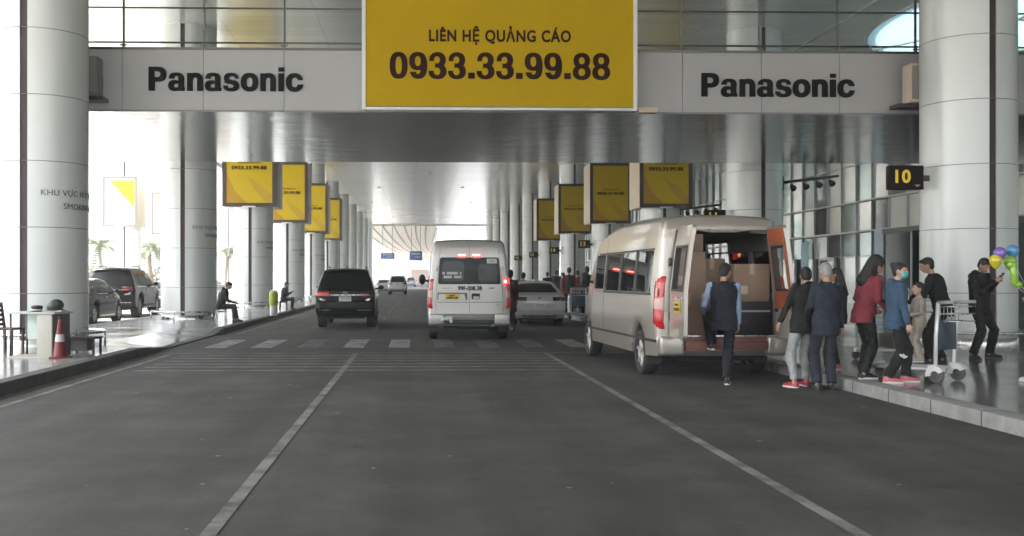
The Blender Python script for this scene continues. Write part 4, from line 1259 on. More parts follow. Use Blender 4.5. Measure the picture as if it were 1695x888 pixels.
        for a in (.035, Wd - .105): pan(a, a + .06, 1.33, 1.98, .056, .014, 'side_trim', mat('rust_orange_trim', (.40, .10, .035), .5), .01)
        pan(.12, .19, 1.02, 1.07, .07, .03, 'pull_handle', M['trim'], .01)
        # outside
        if sg > 0:
            pl = pan(.32, .62, 1.02, 1.18, -.014, .012, 'number_plate', M['plate_yellow'], .008)
            pan(.20, .72, 1.21, 1.25, -.02, .018, 'plate_lamp', M['chrome'], .008)
            for (a, b, zz0, zz1) in ((.38, .56, 1.115, 1.15), (.35, .59, 1.045, 1.09)):
                q = MB(); x = a
                while x < b: q.box(x, x + .018, -.0165, -.0145, zz0, zz1); x += .034
                q.build('plate_digits', M['letter_brown'], pl)
        else:
            pan(.30, .44, 1.02, 1.14, -.016, .014, 'door_handle', M['trim'], .01)
        for z in (.95, 1.75): MB().cyl((0, .02, z - .06), (0, .02, z + .06), .022, n=8).build('hinge', M['dark_metal'], d)
    door(1, R(-93))
    door(-1, R(84))
    # sliding side door pushed back along the far side
    sd = v.side(rrect(.95, 2.20, .62, 2.10, .08), 1, 'sliding_door', bm_, t, off=.07, thick=.04)
    v.side(rrect(1.10, 2.05, 1.30, 1.93, .06), 1, 'sliding_window', M['vglass'], sd, off=.076, thick=.008)
open_minibus()

# ---- big black sport utility and its relatives
def suv_shape():
    rear = [(.16, .40), (.04, .46), (.0, .60), (.0, .80), (.05, .84), (.045, 1.02), (.07, 1.13), (.20, 1.42), (.33, 1.70), (.36, 1.755)]
    top = [(.40, 1.79), (.95, 1.83), (1.9, 1.835), (2.55, 1.76), (3.42, 1.20), (3.60, 1.14), (4.45, 1.02), (4.70, .90), (4.80, .66), (4.76, .44), (4.55, .34)]
    tumble = [(.3, .96), (.55, .99), (.95, 1.0), (1.10, .97), (1.4, .875), (1.7, .77), (1.85, .735)]
    return Vehicle(.93, 4.80, 1.835, rear, top, tumble, (3.80, 1.02), .385, sill=.34, crown=.10, nose=.18, bevel=.075)

def suv(label, loc, rz, col, group=None, detail=True, rim='rim', lower=None, name='parked_car', cat='car'):
    v = suv_shape(); t = thing(name, label, cat, loc, rz, group)
    v.body('body', col, t)
    v.wheelset(t, M[rim], .27, 6); v.underbody(t, .28, .55)
    for sg in (-1, 1):
        v.side([(.55, 1.20), (.60, 1.62), (1.02, 1.68), (1.10, 1.18)], sg, 'side_window', M['vglass'], t)
        v.side([(1.20, 1.18), (1.14, 1.68), (1.98, 1.70), (2.0, 1.16)], sg, 'side_window', M['vglass'], t)
        v.side([(2.10, 1.16), (2.08, 1.69), (2.42, 1.65), (3.12, 1.20), (3.10, 1.16)], sg, 'front_window', M['vglass'], t)
        v.side(rrect(.5, 3.15, 1.10, 1.135, .01), sg, 'chrome_line', M['chrome'], t, off=.008)
        for y in (1.14, 2.04, 3.05): v.side([(y, .5), (y + .01, .5), (y + .01, 1.1), (y, 1.1)], sg, 'door_gap', M['seam'], t, off=.002, thick=.005)
        for y in (1.85, 2.85): v.side(rrect(y, y + .18, .98, 1.01, .01), sg, 'door_handle', M['chrome'], t, off=.03, thick=.035)
        v.mirror(sg, 2.98, 1.22, M['trim'] if lower else col, t, .19, .15)
        v.side(rrect(1.6, 3.25, .40, .47, .02), sg, 'side_step', M['trim'], t, off=.06, thick=.06)
        MB().tube([v.fm((sg * .80, .75, 1.83)), v.fm((sg * .80, .9, 1.9)), v.fm((sg * .80, 2.0, 1.9)), v.fm((sg * .80, 2.2, 1.83))], .02, 6).build('roof_rail', M['mid_metal'], t)
        lamp = v.corner_lamp(sg, .97, 1.12, 'tail_lamp', M['dark_red_lens'] if sg > 0 else M['red_lens'], t, .22, .56)
        v.back(rrect(sg * .62 - .12, sg * .62 + .12, 1.0, 1.04, .012), 'lamp_strip', M['red_lens'], lamp, off=.018, thick=.006)
        v.back([(sg * .56, .80 + .06), (sg * .80, .92), (sg * .78, .86), (sg * .66, .82)], 'reflector', M['chrome'] if detail else M['trim'], t, off=.008)
        v.back(rrect(min(sg * .38, sg * .82), max(sg * .38, sg * .82), .545, .565, .006), 'bumper_line', M['steel'], t, off=.006)
        MB().ell(v.fm((sg * .70, 4.62, .90)), (.2, .12, .08), None, 12, 8).build('headlight', M['chrome'], t)
    v.back([(-.70, 1.17), (.70, 1.17), (.76, 1.24), (.72, 1.66), (.66, 1.69), (-.66, 1.69), (-.72, 1.66), (-.76, 1.24)], 'rear_window', M['vglass'], t)
    v.back([(-.50, 1.0), (.50, 1.0), (.44, 1.022), (-.44, 1.022)], 'chrome_bar', M['steel'], t, off=.02, thick=.025)
    v.back(rrect(-.09, .09, 1.05, 1.11, .03), 'badge', M['mid_metal'], t, off=.012)
    pl = v.back(rrect(-.19, .19, .82, .965, .01), 'number_plate', M['plate_white'], t, off=.02, thick=.012)
    lines_on_back(v, -.15, .16, .835, .955, 2, mat('plate_marks', (.30, .30, .29), .5), pl, .024, 4, 'plate_digits')
    v.back([(-.80, .43), (.80, .43), (.82, .50), (-.82, .50)], 'bumper_valance', M['trim'], t, off=.01)
    sp = MB(); sp.add([v.fm((x, y, z)) for y, z in ((.22, 1.745), (.24, 1.775), (.62, 1.83), (.55, 1.79)) for x in (-.80, -.4, 0, .4, .80)],
                      [(k * 5 + i, k * 5 + i + 1, ((k + 1) % 4) * 5 + i + 1, ((k + 1) % 4) * 5 + i) for k in range(4) for i in range(4)] + [(0, 5, 10, 15), (4, 19, 14, 9)])
    sp.build('roof_spoiler', col, t, smooth=True)
    MB().cbox((0, 4.79, .74), (1.0, .05, .26)).build('grille', M['trim'], t, bevel=.02)
    MB().cyl((0, 1.2, 1.83), (0, 1.05, 1.93), .02, .008, 8).build('aerial', M['trim'], t)
    return t
blackp = paint('black_car_paint', (.006, .006, .0065), .25, .0, .08, spec=.2)
suv('black sport utility vehicle seen from behind, driving in the lane beside the pavement', (-2.17, 30.2, 0), R(.8), blackp, name='car')
p = gnd(658, 488)
suv('small white car far ahead on the empty road', (p.x, p.y, 0), 0, paint('white_car_paint', (.62, .62, .61), .3, .1), name='car', detail=False)
far_suv = bpy.data.objects['car.001'] if 'car.001' in bpy.data.objects else None
p = gnd(680, 475.5)
suv('tiny pale car furthest ahead at the end of the road', (p.x, p.y, 0), R(-1), paint('silver_car_paint', (.45, .45, .45), .3, .3), name='car', detail=False)
suv('dark parked sport utility vehicle with pale flank, behind the second column', (-11.75, 38.2, .0), R(1.5), paint('dark_grey_paint', (.007, .0065, .0065), .22, .0, .06, spec=.2), lower=True, group=None).scale = (1.08, 1.04, 1.07)

# ---- saloon
def saloon_shape():
    rear = [(.14, .26), (.04, .34), (.0, .50), (.02, .70), (.05, .86), (.10, .965), (.14, .99), (.62, 1.045), (1.28, 1.385), (1.40, 1.41)]
    top = [(1.65, 1.445), (2.1, 1.455), (2.55, 1.40), (3.30, .99), (3.48, .95), (4.15, .80), (4.36, .66), (4.42, .48), (4.38, .30), (4.2, .20)]
    tumble = [(.2, .95), (.45, .985), (.75, 1.0), (.92, .975), (1.05, .91), (1.25, .82), (1.42, .735)]
    return Vehicle(.875, 4.42, 1.455, rear, top, tumble, (3.52, .92), .325, sill=.22, crown=.14, nose=.22, bevel=.06)

def saloon(label, loc, rz, col, name='parked_car', group=None, white=True, lens='dark_red_lens'):
    v = saloon_shape(); t = thing(name, label, 'car', loc, rz, group)
    v.body('body', col, t)
    v.wheelset(t, M['rim'], .21, 5); v.underbody(t, .16, .4)
    for sg in (-1, 1):
        v.side([(1.20, 1.0), (1.45, 1.30), (1.98, 1.375), (2.0, .99)], sg, 'side_window', M['vglass'], t)
        v.side([(2.08, .99), (2.06, 1.375), (2.45, 1.33), (3.0, 1.02), (2.98, .985)], sg, 'front_window', M['vglass'], t)
        for y in (1.25, 2.03, 3.02): v.side([(y, .35), (y + .01, .35), (y + .01, .95), (y, .95)], sg, 'door_gap', M['seam'], t, off=.002, thick=.005)
        v.side(rrect(1.2, 3.05, .955, .975, .006), sg, 'chrome_line', M['chrome'], t, off=.006)
        v.side(rrect(1.4, 3.0, .27, .31, .01), sg, 'sill_trim', M['chrome'] if not white else M['trim'], t, off=.01)
        for y in (1.85, 2.80): v.side(rrect(y, y + .17, .84, .87, .01), sg, 'door_handle', M['chrome'], t, off=.03, thick=.035)
        v.mirror(sg, 2.85, 1.03, col, t, .17, .12)
        a = v.corner_lamp(sg, .80, .92, 'tail_lamp', M[lens], t, .30, .50)
        v.back([(sg * .48, .865), (sg * .80, .845), (sg * .80, .865), (sg * .48, .878)], 'lamp_strip', M['trim'] if white else M['red_lens'], a, off=.02, thick=.006)
        v.back(rrect(min(sg * .52, sg * .80), max(sg * .52, sg * .80), .39, .44, .015), 'reflector', mat('silver_reflector', (.6, .58, .56), .2), t, off=.014)
        MB().ell(v.fm((sg * .66, 4.24, .70)), (.17, .12, .07), None, 12, 8).build('headlight', M['chrome'], t)
    v.back([(-.74, 1.065), (.74, 1.065), (.68, 1.36), (-.68, 1.36)], 'rear_window', M['vglass'], t, off=.012)
    v.back([(-.60, .73), (-.50, .56), (.50, .56), (.60, .73)], 'plate_recess', mat('recess_' + col.name, tuple(c * .8 for c in col.node_tree.nodes['Principled BSDF'].inputs['Base Color'].default_value[:3]), .35), t, off=.002, thick=.006)
    pl = v.back(rrect(-.17, .17, .595, .72, .008), 'number_plate', M['plate_white'], t, off=.012, thick=.008)
    lines_on_back(v, -.13, .13, .605, .71, 2, mat('plate_marks', (.30, .30, .29), .5), pl, .0155, 6, 'plate_digits')
    v.back(rrect(-.05, .05, .865, .905, .018), 'badge', M['chrome'], t, off=.008)
    v.back([(-.55, .29), (.55, .29), (.60, .36), (-.60, .36)], 'bumper_valance', M['trim'], t, off=.008)
    MB().ell((0, 1.55, 1.455), (.05, .13, .05), None, 12, 8).build('aerial', col, t)
    return t
p = gnd(898, 541)
saloon('white saloon stopped along the terminal kerb beyond the minibuses', (p.x - .05, 31.5, 0), R(.5), paint('white_saloon_paint', (.56, .55, .53), .3, .1), name='car')
saloon('dark grey parked saloon, nearest car in the parking lane', (-11.15, 31.2, 0), R(0), paint('gunmetal_paint', (.008, .008, .008), .18, .0, .10, spec=.28), white=False).scale = (1.05, 1, 1.06)
saloon('pale silver saloon parked between the second and third columns', (-11.4, 52.5, 0), R(0), paint('silver_saloon_paint', (.34, .35, .34), .2, .5, .9), white=False)
saloon('dark saloon parked beyond the pale-flanked vehicle', (-11.6, 45.6, 0), R(0), paint('bluish_dark_paint', (.05, .055, .06), .2, .4, .9), white=False)
saloon('far white saloon coming along the left lane', (-3.7, 112, 0), R(1), paint('white_saloon_paint', (.56, .55, .53), .3, .1), name='car')
# ------------------------------------------------------------------ people
SKIN = mat('skin', (.42, .25, .17), .5, var=.08, vscale=20)
SKIN2 = mat('pale_skin', (.50, .32, .23), .5, var=.06, vscale=20)
HAIR = mat('black_hair', (.012, .010, .009), .5, var=.4, vscale=40, bump=.5, bscale=120)
GREYHAIR = mat('grey_hair', (.32, .31, .29), .6, var=.25, vscale=40, bump=.5, bscale=120)
EYE = mat('eye_dark', (.02, .015, .012), .2)
def cloth(name, col, var=.15): return mat(name, col, .85, var=var, vscale=9, bump=.55, bscale=16)

def remesh(mb, name, m, parent, vox, smooth=3, wrinkle=0, seed=0):
    o = mb.build(name, m, parent)
    a = o.modifiers.new('r', 'REMESH'); a.mode = 'VOXEL'; a.voxel_size = vox; a.use_smooth_shade = True
    b = o.modifiers.new('s', 'SMOOTH'); b.factor = .5; b.iterations = smooth
    bake(o)
    if wrinkle:
        o.data.update(); ns = [v.normal.copy() for v in o.data.vertices]
        for v, n_ in zip(o.data.vertices, ns):
            q = v.co; v.co = q + n_ * wrinkle * (mnoise.noise((q.x * 11 + seed, q.y * 11, q.z * 15 + q.x * 6)) + .6 * mnoise.noise((q.x * 24, q.y * 24 + seed, q.z * 30)))
    for p in o.data.polygons: p.use_smooth = True
    if not o.data.materials: o.data.materials.append(m)
    return o

def hash_(t): return sum(ord(c) * (i + 1) for i, c in enumerate(t)) % 97
def ik(a, b, l1, l2, pole):
    a = Vector(a); b = Vector(b); d = b - a; L = d.length
    if L > (l1 + l2) * .999: b = a + d * ((l1 + l2) * .999 / L); d = b - a; L = d.length
    x = (l1 * l1 - l2 * l2 + L * L) / (2 * L); h = math.sqrt(max(0, l1 * l1 - x * x))
    dn = d / L; p = Vector(pole); p = (p - dn * p.dot(dn)).normalized()
    return a + dn * x + p * h, b

def person(label, loc, face, H=1.70, feet=((-.10, 0, 0, 8), (.10, 0, 0, -8)), hands=((-.24, .04, .80), (.24, .04, .80)), pelvis=(0, 0, .93),
           lean=(0, 0), twist=0, head=(0, 0), top=None, bottom=None, shoe=None, sole=None, hair=HAIR, skin=SKIN, style='short', sleeves=None,
           hood=False, long_coat=0.0, slim=1.0, mask=None, near=True, zips=None, group=None, jogger=False, knee_out=.12, curl=50, elbow=(0, -1, -.25), logo=None,
           collar=None, hscale=1.0, back_print=None, pole_knee=None, cap=None):
    s = H / 1.72
    t = thing('person', label, 'person', loc, R(face), group)
    V = Vector
    Pv = V(pelvis); u = V((lean[0], lean[1], 1)).normalized()
    rt = Matrix.Rotation(R(twist), 3, 'Z') @ V((1, 0, 0)); rt = (rt - u * rt.dot(u)).normalized(); fw = u.cross(rt).normalized()
    r0 = V((1, 0, 0)); f0 = V((0, 1, 0))
    def spine(q): return Pv + u * q
    SW = .178 * slim
    sh = [spine(.475) + rt * sg * SW for sg in (-1, 1)]
    el, wr = [], []
    for i, sg in enumerate((-1, 1)):
        e, w_ = ik(sh[i], V(hands[i]), .285, .255, rt * sg * .45 + V(elbow)); el.append(e); wr.append(w_)
    hip = [Pv + r0 * sg * .092 + V((0, 0, -.03)) for sg in (-1, 1)]
    kn, an = [], []
    for i, sg in enumerate((-1, 1)):
        x, y, z, toe = feet[i]
        k, a = ik(hip[i], (x, y, z + .085), .43, .415, (pole_knee or f0) + r0 * sg * knee_out); kn.append(k); an.append(a)
    hb = Matrix.Rotation(R(head[0]), 3, 'Z') @ Matrix.Rotation(R(head[1]), 3, 'X')
    neck = spine(.53); hc = neck + u * .04 + hb @ V((0, .022, .118)) * hscale; sH = s * hscale
    Q = lambda p: p * s
    def hp(x, y, z): return Q(hc + hb @ V((x, y, z)) * hscale)
    def ringsec(c, a, b, rx, ry, n=20): return [Q(c + a * rx * math.cos(2 * math.pi * i / n) + b * ry * math.sin(2 * math.pi * i / n)) for i in range(n)]
    tors = [(-.10, .150, .112), (0, .160, .118), (.12, .140 * slim, .102), (.25, .152 * slim, .112), (.37, .172 * slim, .120), (.455, .165 * slim, .105), (.505, .10, .075), (.535, .058, .058)]
    def torso(mb, inf, lo=-.10, hi=.535, flare=0):
        rgs = []
        qs = [lo] + [q for q, _, _ in tors if lo < q < hi] + [hi]
        for q in qs:
            rx = lerp_tab([(a, b) for a, b, _ in tors], q); ry = lerp_tab([(a, c) for a, _, c in tors], q)
            m_ = max(0, min(1, (q + .1) / .2)); a = r0.lerp(rt, m_); b = f0.lerp(fw, m_)
            ex = flare * max(0, (.12 - q)) if q < .12 else 0
            rgs.append(ringsec(spine(q), a, b, rx + inf + ex, ry + inf + ex))
        mb.ring_loft(rgs)
    vb = .0085 if near else .016
    vc = .012 if near else .02
    # ---- body: one continuous surface
    mb = MB(); torso(mb, -.022)
    mb.capsule(Q(spine(.49)), Q(hc + hb @ V((0, -.02, -.05))), .056 * s, .052 * s)
    mb.ell(Q(hc), (.073 * sH, .093 * sH, .112 * sH), hb); mb.ell(hp(0, .022, -.062), (.054 * sH, .064 * sH, .058 * sH), hb)
    mb.ell(hp(0, .06, -.04), (.045 * sH, .04 * sH, .06 * sH), hb)
    mb.capsule(hp(0, .088, .02), hp(0, .108, -.022), .010 * s, .016 * s, 8)
    mb.ell(hp(0, .088, -.062), (.026 * sH, .016 * sH, .012 * sH), hb, 10, 6)
    mb.ell(hp(0, .078, .034), (.05 * sH, .02 * sH, .012 * sH), hb, 10, 6)
    for sg in (-1, 1): mb.ell(hp(sg * .076, -.005, -.01), (.012 * sH, .022 * sH, .034 * sH), hb, 10, 6)
    for i, sg in enumerate((-1, 1)):
        mb.capsule(Q(sh[i]), Q(el[i]), .046 * s, .038 * s); mb.capsule(Q(el[i]), Q(wr[i]), .037 * s, .026 * s)
        mb.capsule(Q(spine(.44) + rt * sg * .1), Q(sh[i]), .05 * s, .05 * s)
        mb.capsule(Q(hip[i]), Q(kn[i]), .078 * s, .052 * s); mb.capsule(Q(kn[i]), Q(an[i]), .050 * s, .034 * s)
        # hand: palm, four unequal bent fingers, thumb from the side of the palm
        d = (wr[i] - el[i]).normalized(); side = (rt * -sg); side = (side - d * side.dot(d)).normalized(); fwd = d.cross(side).normalized()
        if fwd.dot(fw) < 0 and abs(fwd.dot(fw)) > .1: fwd = -fwd
        if abs(fwd.dot(fw)) <= .1 and fwd.z < 0: fwd = -fwd
        pc = wr[i] + d * .045
        for k in range(3):
            o_ = fwd * (.022 * (k - 1)); mb.capsule(Q(wr[i] + o_ * .5), Q(wr[i] + d * .085 + o_), .017 * s, .015 * s, 8)
        for k, ln in enumerate((.066, .076, .070, .054)):
            b0 = wr[i] + d * .085 + fwd * (.031 - .0205 * k)
            c1 = R(curl * .45 + 4 * k); c2 = R(curl + 6 * k)
            d1 = d * math.cos(c1) + side * math.sin(c1); d2 = d * math.cos(c2) + side * math.sin(c2)
            b1 = b0 + d1 * ln * .5; b2 = b1 + d2 * ln * .5
            mb.capsule(Q(b0 - d * .02), Q(b1), .0098 * s, .0095 * s, 8); mb.capsule(Q(b1), Q(b2), .0095 * s, .0085 * s, 8)
        t0 = wr[i] + d * .03 + fwd * .025; t1 = t0 + (d * .6 + fwd * .6 + side * .35).normalized() * .045; t2 = t1 + (d * .85 + fwd * .2 + side * .45).normalized() * .032
        mb.capsule(Q(t0), Q(t1), .0125 * s, .011 * s, 8); mb.capsule(Q(t1), Q(t2), .011 * s, .0095 * s, 8)
    for i in (0, 1):
        toe = R(feet[i][3]); td = V((-math.sin(toe), math.cos(toe), 0))
        mb.capsule(Q(an[i] + V((0, 0, -.03))), Q(an[i] + td * .12 + V((0, 0, -.05))), .034 * s, .026 * s)
    body = remesh(mb, 'body', skin, t, vb * s, 2)
    if near:
        for sg in (-1, 1): MB().ell(hp(sg * .030, .0835, .012), (.013 * sH, .007 * sH, .007 * sH), hb, 10, 6).build('eye', EYE, body)
        MB().ell(hp(0, .0985, -.062), (.020 * sH, .004 * sH, .004 * sH), hb, 10, 6).build('mouth', mat('lip', (.25, .09, .07), .5), body)
    # ---- trousers
    mb = MB(); torso(mb, .003, -.13, .04)
    kr, ar = (.072, .052) if jogger else (.078, .068)
    for i in (0, 1):
        mb.capsule(Q(hip[i]), Q(kn[i]), .100 * s, kr * s, 14)
        e = an[i] + (kn[i] - an[i]) * (.02 if not jogger else .08)
        rg = []
        dd = (e - kn[i]); U, W_ = mb.frame(dd)
        for q, r in ((0, kr), (.35, kr * .99), (.7, ar * 1.04), (.9, ar * 1.02), (1, ar * 1.06)):
            c = kn[i] + dd * q; rg.append([Q(c + (U * math.cos(2 * math.pi * k / 14) + W_ * math.sin(2 * math.pi * k / 14)) * r) for k in range(14)])
        mb.ring_loft(rg)
    sd = hash_(label); tr = remesh(mb, 'trousers', bottom, t, vc * s, 4, .009, sd)
    if logo is not None:
        i = 1; c = kn[i] * .82 + an[i] * .18
        lb = MB(); fdir = (V((.80, .60, 0))).normalized()
        sd_ = V((fdir.y, -fdir.x, 0))
        c0 = c + fdir * (kr + .012)
        lp = [(-.06, -.015), (.0, -.03), (.05, .0), (.065, .035), (.03, .02), (.015, .04), (-.01, .012), (-.05, .01)]
        vs = [Q(c0 + sd_ * a + V((0, 0, b))) for a, b in lp]
        lb.add(vs + [p_ - fdir * .03 for p_ in vs], [tuple(range(8)), tuple(range(15, 7, -1))] + [(k, k + 8, (k + 1) % 8 + 8, (k + 1) % 8) for k in range(8)])
        lb.build('leaping_emblem', logo, tr)
    # ---- upper garment
    if sleeves is not None:
        mb = MB(); torso(mb, .008, -.02, .52)
        for i in (0, 1):
            mb.capsule(Q(spine(.45)), Q(sh[i]), .06 * s, .060 * s); mb.capsule(Q(sh[i]), Q(el[i]), .060 * s, .051 * s)
            mb.capsule(Q(el[i]), Q(el[i].lerp(wr[i], .94)), .052 * s, .040 * s)
        remesh(mb, 'shirt', sleeves, t, vc * s, 3, .006, sd)
    mb = MB(); torso(mb, .028 if near else .026, -.15 - long_coat, .515, .03)
    if sleeves is None:
        for i in (0, 1):
            mb.capsule(Q(spine(.44)), Q(sh[i]), .066 * s, .060 * s); mb.capsule(Q(sh[i]), Q(el[i]), .062 * s, .055 * s, 14)
            mb.capsule(Q(el[i]), Q(el[i].lerp(wr[i], .93)), .055 * s, .043 * s, 14)
    else:
        for i in (0, 1): mb.capsule(Q(spine(.44)), Q(sh[i] - rt * (-1, 1)[i] * .035), .072 * s, .062 * s)
    if hood:
        mb.ell(Q(spine(.50) - fw * .085), (.11 * s, .055 * s, .085 * s), None, 14, 8); mb.ell(Q(spine(.525) - fw * .02), (.095 * s, .09 * s, .04 * s), None, 14, 8)
    else:
        mb.lathe([(.066 * s, -.02), (.072 * s, .0), (.066 * s, .035), (.05 * s, .03), (.05 * s, -.02)], Q(spine(.515)), 'z', 16, closed=True)
    jk = remesh(mb, 'vest' if sleeves is not None else 'jacket', top, t, vc * s, 3, .009, sd + 3)
    if zips is not None:
        for k in (-1, 1):
            pts = [spine(.49) + fw * .085 + rt * k * .035, spine(.42) + fw * .147 + rt * k * .038, spine(.28) + fw * .148 + rt * k * .036]
            MB().tube([Q(p_) for p_ in pts], .008 * s, 6).build('drawstring', zips, jk)
    if back_print is not None:
        pm = MB()
        for dx, dz, a, b in ((-.05, .26, .035, .05), (.05, .26, .035, .05), (0, .18, .05, .03)):
            c = spine(dz) - fw * (.138 if dz > .2 else .125) + rt * dx
            pm.ell(Q(c), (a * s, .012 * s, b * s), None, 10, 6)
        pm.build('back_print', back_print, jk)
    # ---- hair
    mb = MB()
    mb.ell(hp(0, -.022, .030), (.083 * sH, .098 * sH, .098 * sH), hb); mb.ell(hp(0, -.045, -.01), (.078 * sH, .062 * sH, .085 * sH), hb)
    mb.ell(hp(0, .045, .082), (.062 * sH, .045 * sH, .032 * sH), hb)
    if style == 'long':
        mb.capsule(hp(0, -.06, -.02), Q(spine(.36) - fw * .12), .075 * s, .055 * s); mb.capsule(hp(.05, -.03, -.02), Q(spine(.42) + rt * .09 - fw * .03), .045 * s, .04 * s)
        mb.capsule(hp(-.05, -.03, -.02), Q(spine(.42) - rt * .09 - fw * .03), .045 * s, .04 * s)
    if style == 'bun': mb.ell(hp(0, -.10, .07), (.05 * sH, .045 * sH, .045 * sH), hb, 12, 8)
    if style == 'hood':
        mb.ell(hp(0, -.03, .035), (.098 * s, .115 * s, .118 * s), hb); mb.capsule(hp(0, -.075, -.01), Q(spine(.44) - fw * .10), .09 * s, .11 * s)
        mb.capsule(hp(0, -.05, -.08), Q(spine(.50)), .085 * s, .10 * s)
    remesh(mb, 'hood' if style == 'hood' else 'hair', top if (style == 'hood' and cap is None) else (cap or hair), t, (.010 if near else .016) * s, 2)
    if mask is not None:
        mb = MB(); mb.ell(hp(0, .062, -.052), (.066 * sH, .056 * sH, .058 * sH), hb, 18, 12)
        mk = mb.build('face_mask', mask, t, smooth=True)
        for sg in (-1, 1):
            MB().tube([hp(sg * .062, .05, -.03), hp(sg * .08, .0, -.005), hp(sg * .078, -.02, .01)], .003 * sH, 6).build('ear_loop', M['white_frame'], mk)
    # ---- shoes
    for i in (0, 1):
        toe = R(feet[i][3]); td = V((-math.sin(toe), math.cos(toe), 0)); sd_ = V((td.y, -td.x, 0))
        A = V((an[i].x, an[i].y, an[i].z - .085))
        mb = MB(); rg = []
        for y, w2, h in ((-.065, .028, .075), (-.05, .036, .085), (.0, .040, .090), (.06, .044, .072), (.12, .047, .052), (.165, .042, .042), (.192, .026, .030)):
            c = A + td * y
            rg.append([Q(c + sd_ * w2 * math.cos(b) * (1 if math.sin(b) < .2 else .8) + V((0, 0, .018 + h * max(0, math.sin(b))))) for b in [2 * math.pi * k / 14 for k in range(14)]])
        mb.ring_loft(rg); so = mb.build('shoe', shoe, t, smooth=True)
        mb = MB(); out = [(-.072, 0), (-.06, .030), (0, .040), (.06, .045), (.12, .049), (.165, .044), (.198, .022), (.203, 0)]
        ol = [(y, w2) for y, w2 in out] + [(y, -w2) for y, w2 in reversed(out[1:-1])]
        vs = [Q(A + td * y + sd_ * x + V((0, 0, z))) for z in (.002, .026) for y, x in ol]
        n = len(ol); mb.add(vs, [tuple(reversed(range(n))), tuple(range(n, 2 * n))] + [(k, (k + 1) % n, (k + 1) % n + n, k + n) for k in range(n)])
        mb.build('sole', sole or shoe, so)
    t['_wr'] = 0
    del t['_wr']
    return t, dict(s=s, wr=wr, el=el, sh=sh, hc=hc, spine=spine, fw=fw, rt=rt, an=an, kn=kn, hb=hb)

def in_world(t, p):
    return Matrix.Translation(t.location) @ t.rotation_euler.to_matrix().to_4x4() @ Vector(p)

blk = cloth('black_cloth', (.007, .0065, .007)); navy = cloth('navy_cloth', (.008, .010, .019)); dk = cloth('charcoal_cloth', (.015, .015, .017))
navy2 = cloth('navy_suit_cloth', (.016, .020, .032)); ltblue = cloth('light_blue_shirt', (.27, .34, .47)); ltgrey = cloth('light_grey_joggers', (.36, .365, .355))
redc = cloth('red_cloth', (.20, .030, .042)); blue = cloth('blue_hoodie', (.038, .076, .130)); maroon = cloth('maroon_cloth', (.14, .022, .028))
cream = cloth('cream_cloth', (.44, .39, .32)); green = cloth('dark_green_cloth', (.02, .045, .035)); brn = cloth('brown_cloth', (.09, .055, .04))
shoe_b = mat('black_shoe', (.015, .015, .015), .45); shoe_r = mat('red_shoe', (.38, .03, .04), .5); shoe_p = mat('pink_shoe', (.55, .13, .15), .5)
sole_w = mat('white_sole', (.62, .61, .58), .6)
PV = .152          # pavement height

# the man at the van's open back
g = gnd(1196, 637)
person('man in navy vest and pale blue shirt sleeves stepping up to the open champagne minibus', (g.x, g.y, 0), -6, 1.72,
       feet=((-.09, .30, .47, 5), (.06, -.02, 0, -14)), hands=((-.20, .30, 1.02), (.235, .05, .79)), pelvis=(.02, 0, .925), lean=(.0, .06), twist=-8, head=(-38, -16),
       top=navy, bottom=cloth('dark_trousers', (.009, .0095, .013)), shoe=shoe_b, sole=sole_w, sleeves=ltblue)
# black top and pale joggers
g = gnd(1328, 642)
person('person in black top and light grey joggers with red shoes behind the open minibus', (g.x, g.y, 0), 14, 1.67,
       feet=((-.13, .0, 0, 12), (.14, .10, 0, -6)), hands=((-.30, .12, .90), (.10, .30, 1.05)), pelvis=(.01, 0, .93), lean=(.20, .12), head=(-20, -18),
       top=blk, bottom=ltgrey, shoe=shoe_r, sole=sole_w, jogger=True, hood=True)
# old man in navy suit
g = gnd(1367, 646)
person('grey-haired man in navy jacket and trousers standing with his back turned', (g.x, g.y, 0), 6, 1.71,
       feet=((-.09, .06, 0, 8), (.08, -.02, 0, -12)), hands=((-.16, .26, 1.0), (.25, .05, .80)), lean=(.07, .06), head=(6, -16),
       top=navy2, bottom=cloth('navy_trousers', (.018, .021, .030)), shoe=shoe_b, hair=GREYHAIR, long_coat=.04)
# dark figure half hidden on the kerb
g = gnd(1384, 612, PV)
person('dark-clothed woman half hidden behind the grey-haired man, in red and white trainers', (g.x + .03, g.y, PV), 52, 1.50,
       feet=((-.09, .0, 0, 12), (.09, .06, 0, -10)), hands=((-.12, .28, 1.0), (.16, .25, .95)), head=(10, -10),
       top=dk, bottom=blk, shoe=shoe_r, sole=sole_w, style='long')
# red jacket
g = gnd(1430, 627, PV)
person('woman in red jacket and black trousers with long dark hair on the kerb', (g.x, g.y, PV), -80, 1.66,
       feet=((-.10, .05, 0, 12), (.08, -.06, 0, -10)), hands=((-.16, .24, .98), (.16, .27, .95)), lean=(0, .24), head=(-6, -22),
       top=redc, bottom=blk, shoe=shoe_b, sole=sole_w, style='hood', cap=HAIR)
# blue hoodie, mask
g = gnd(1480, 634, PV)
person('woman in blue hoodie and turquoise face mask walking beside the luggage trolley', (g.x, g.y, PV), -104, 1.56, slim=1.12,
       feet=((-.10, .17, 0, 8), (.09, -.10, 0, -8)), hands=((-.24, .02, .80), (.25, .14, .80)), pelvis=(0, .02, .915), lean=(0, .05), head=(-28, -4),
       top=blue, bottom=blk, shoe=shoe_p, sole=sole_w, skin=SKIN2, style='bun', mask=mat('turquoise_mask', (.10, .42, .42), .7, bump=.3), hood=True, zips=M['white_frame'],
       logo=mat('white_emblem', (.7, .7, .7), .5))
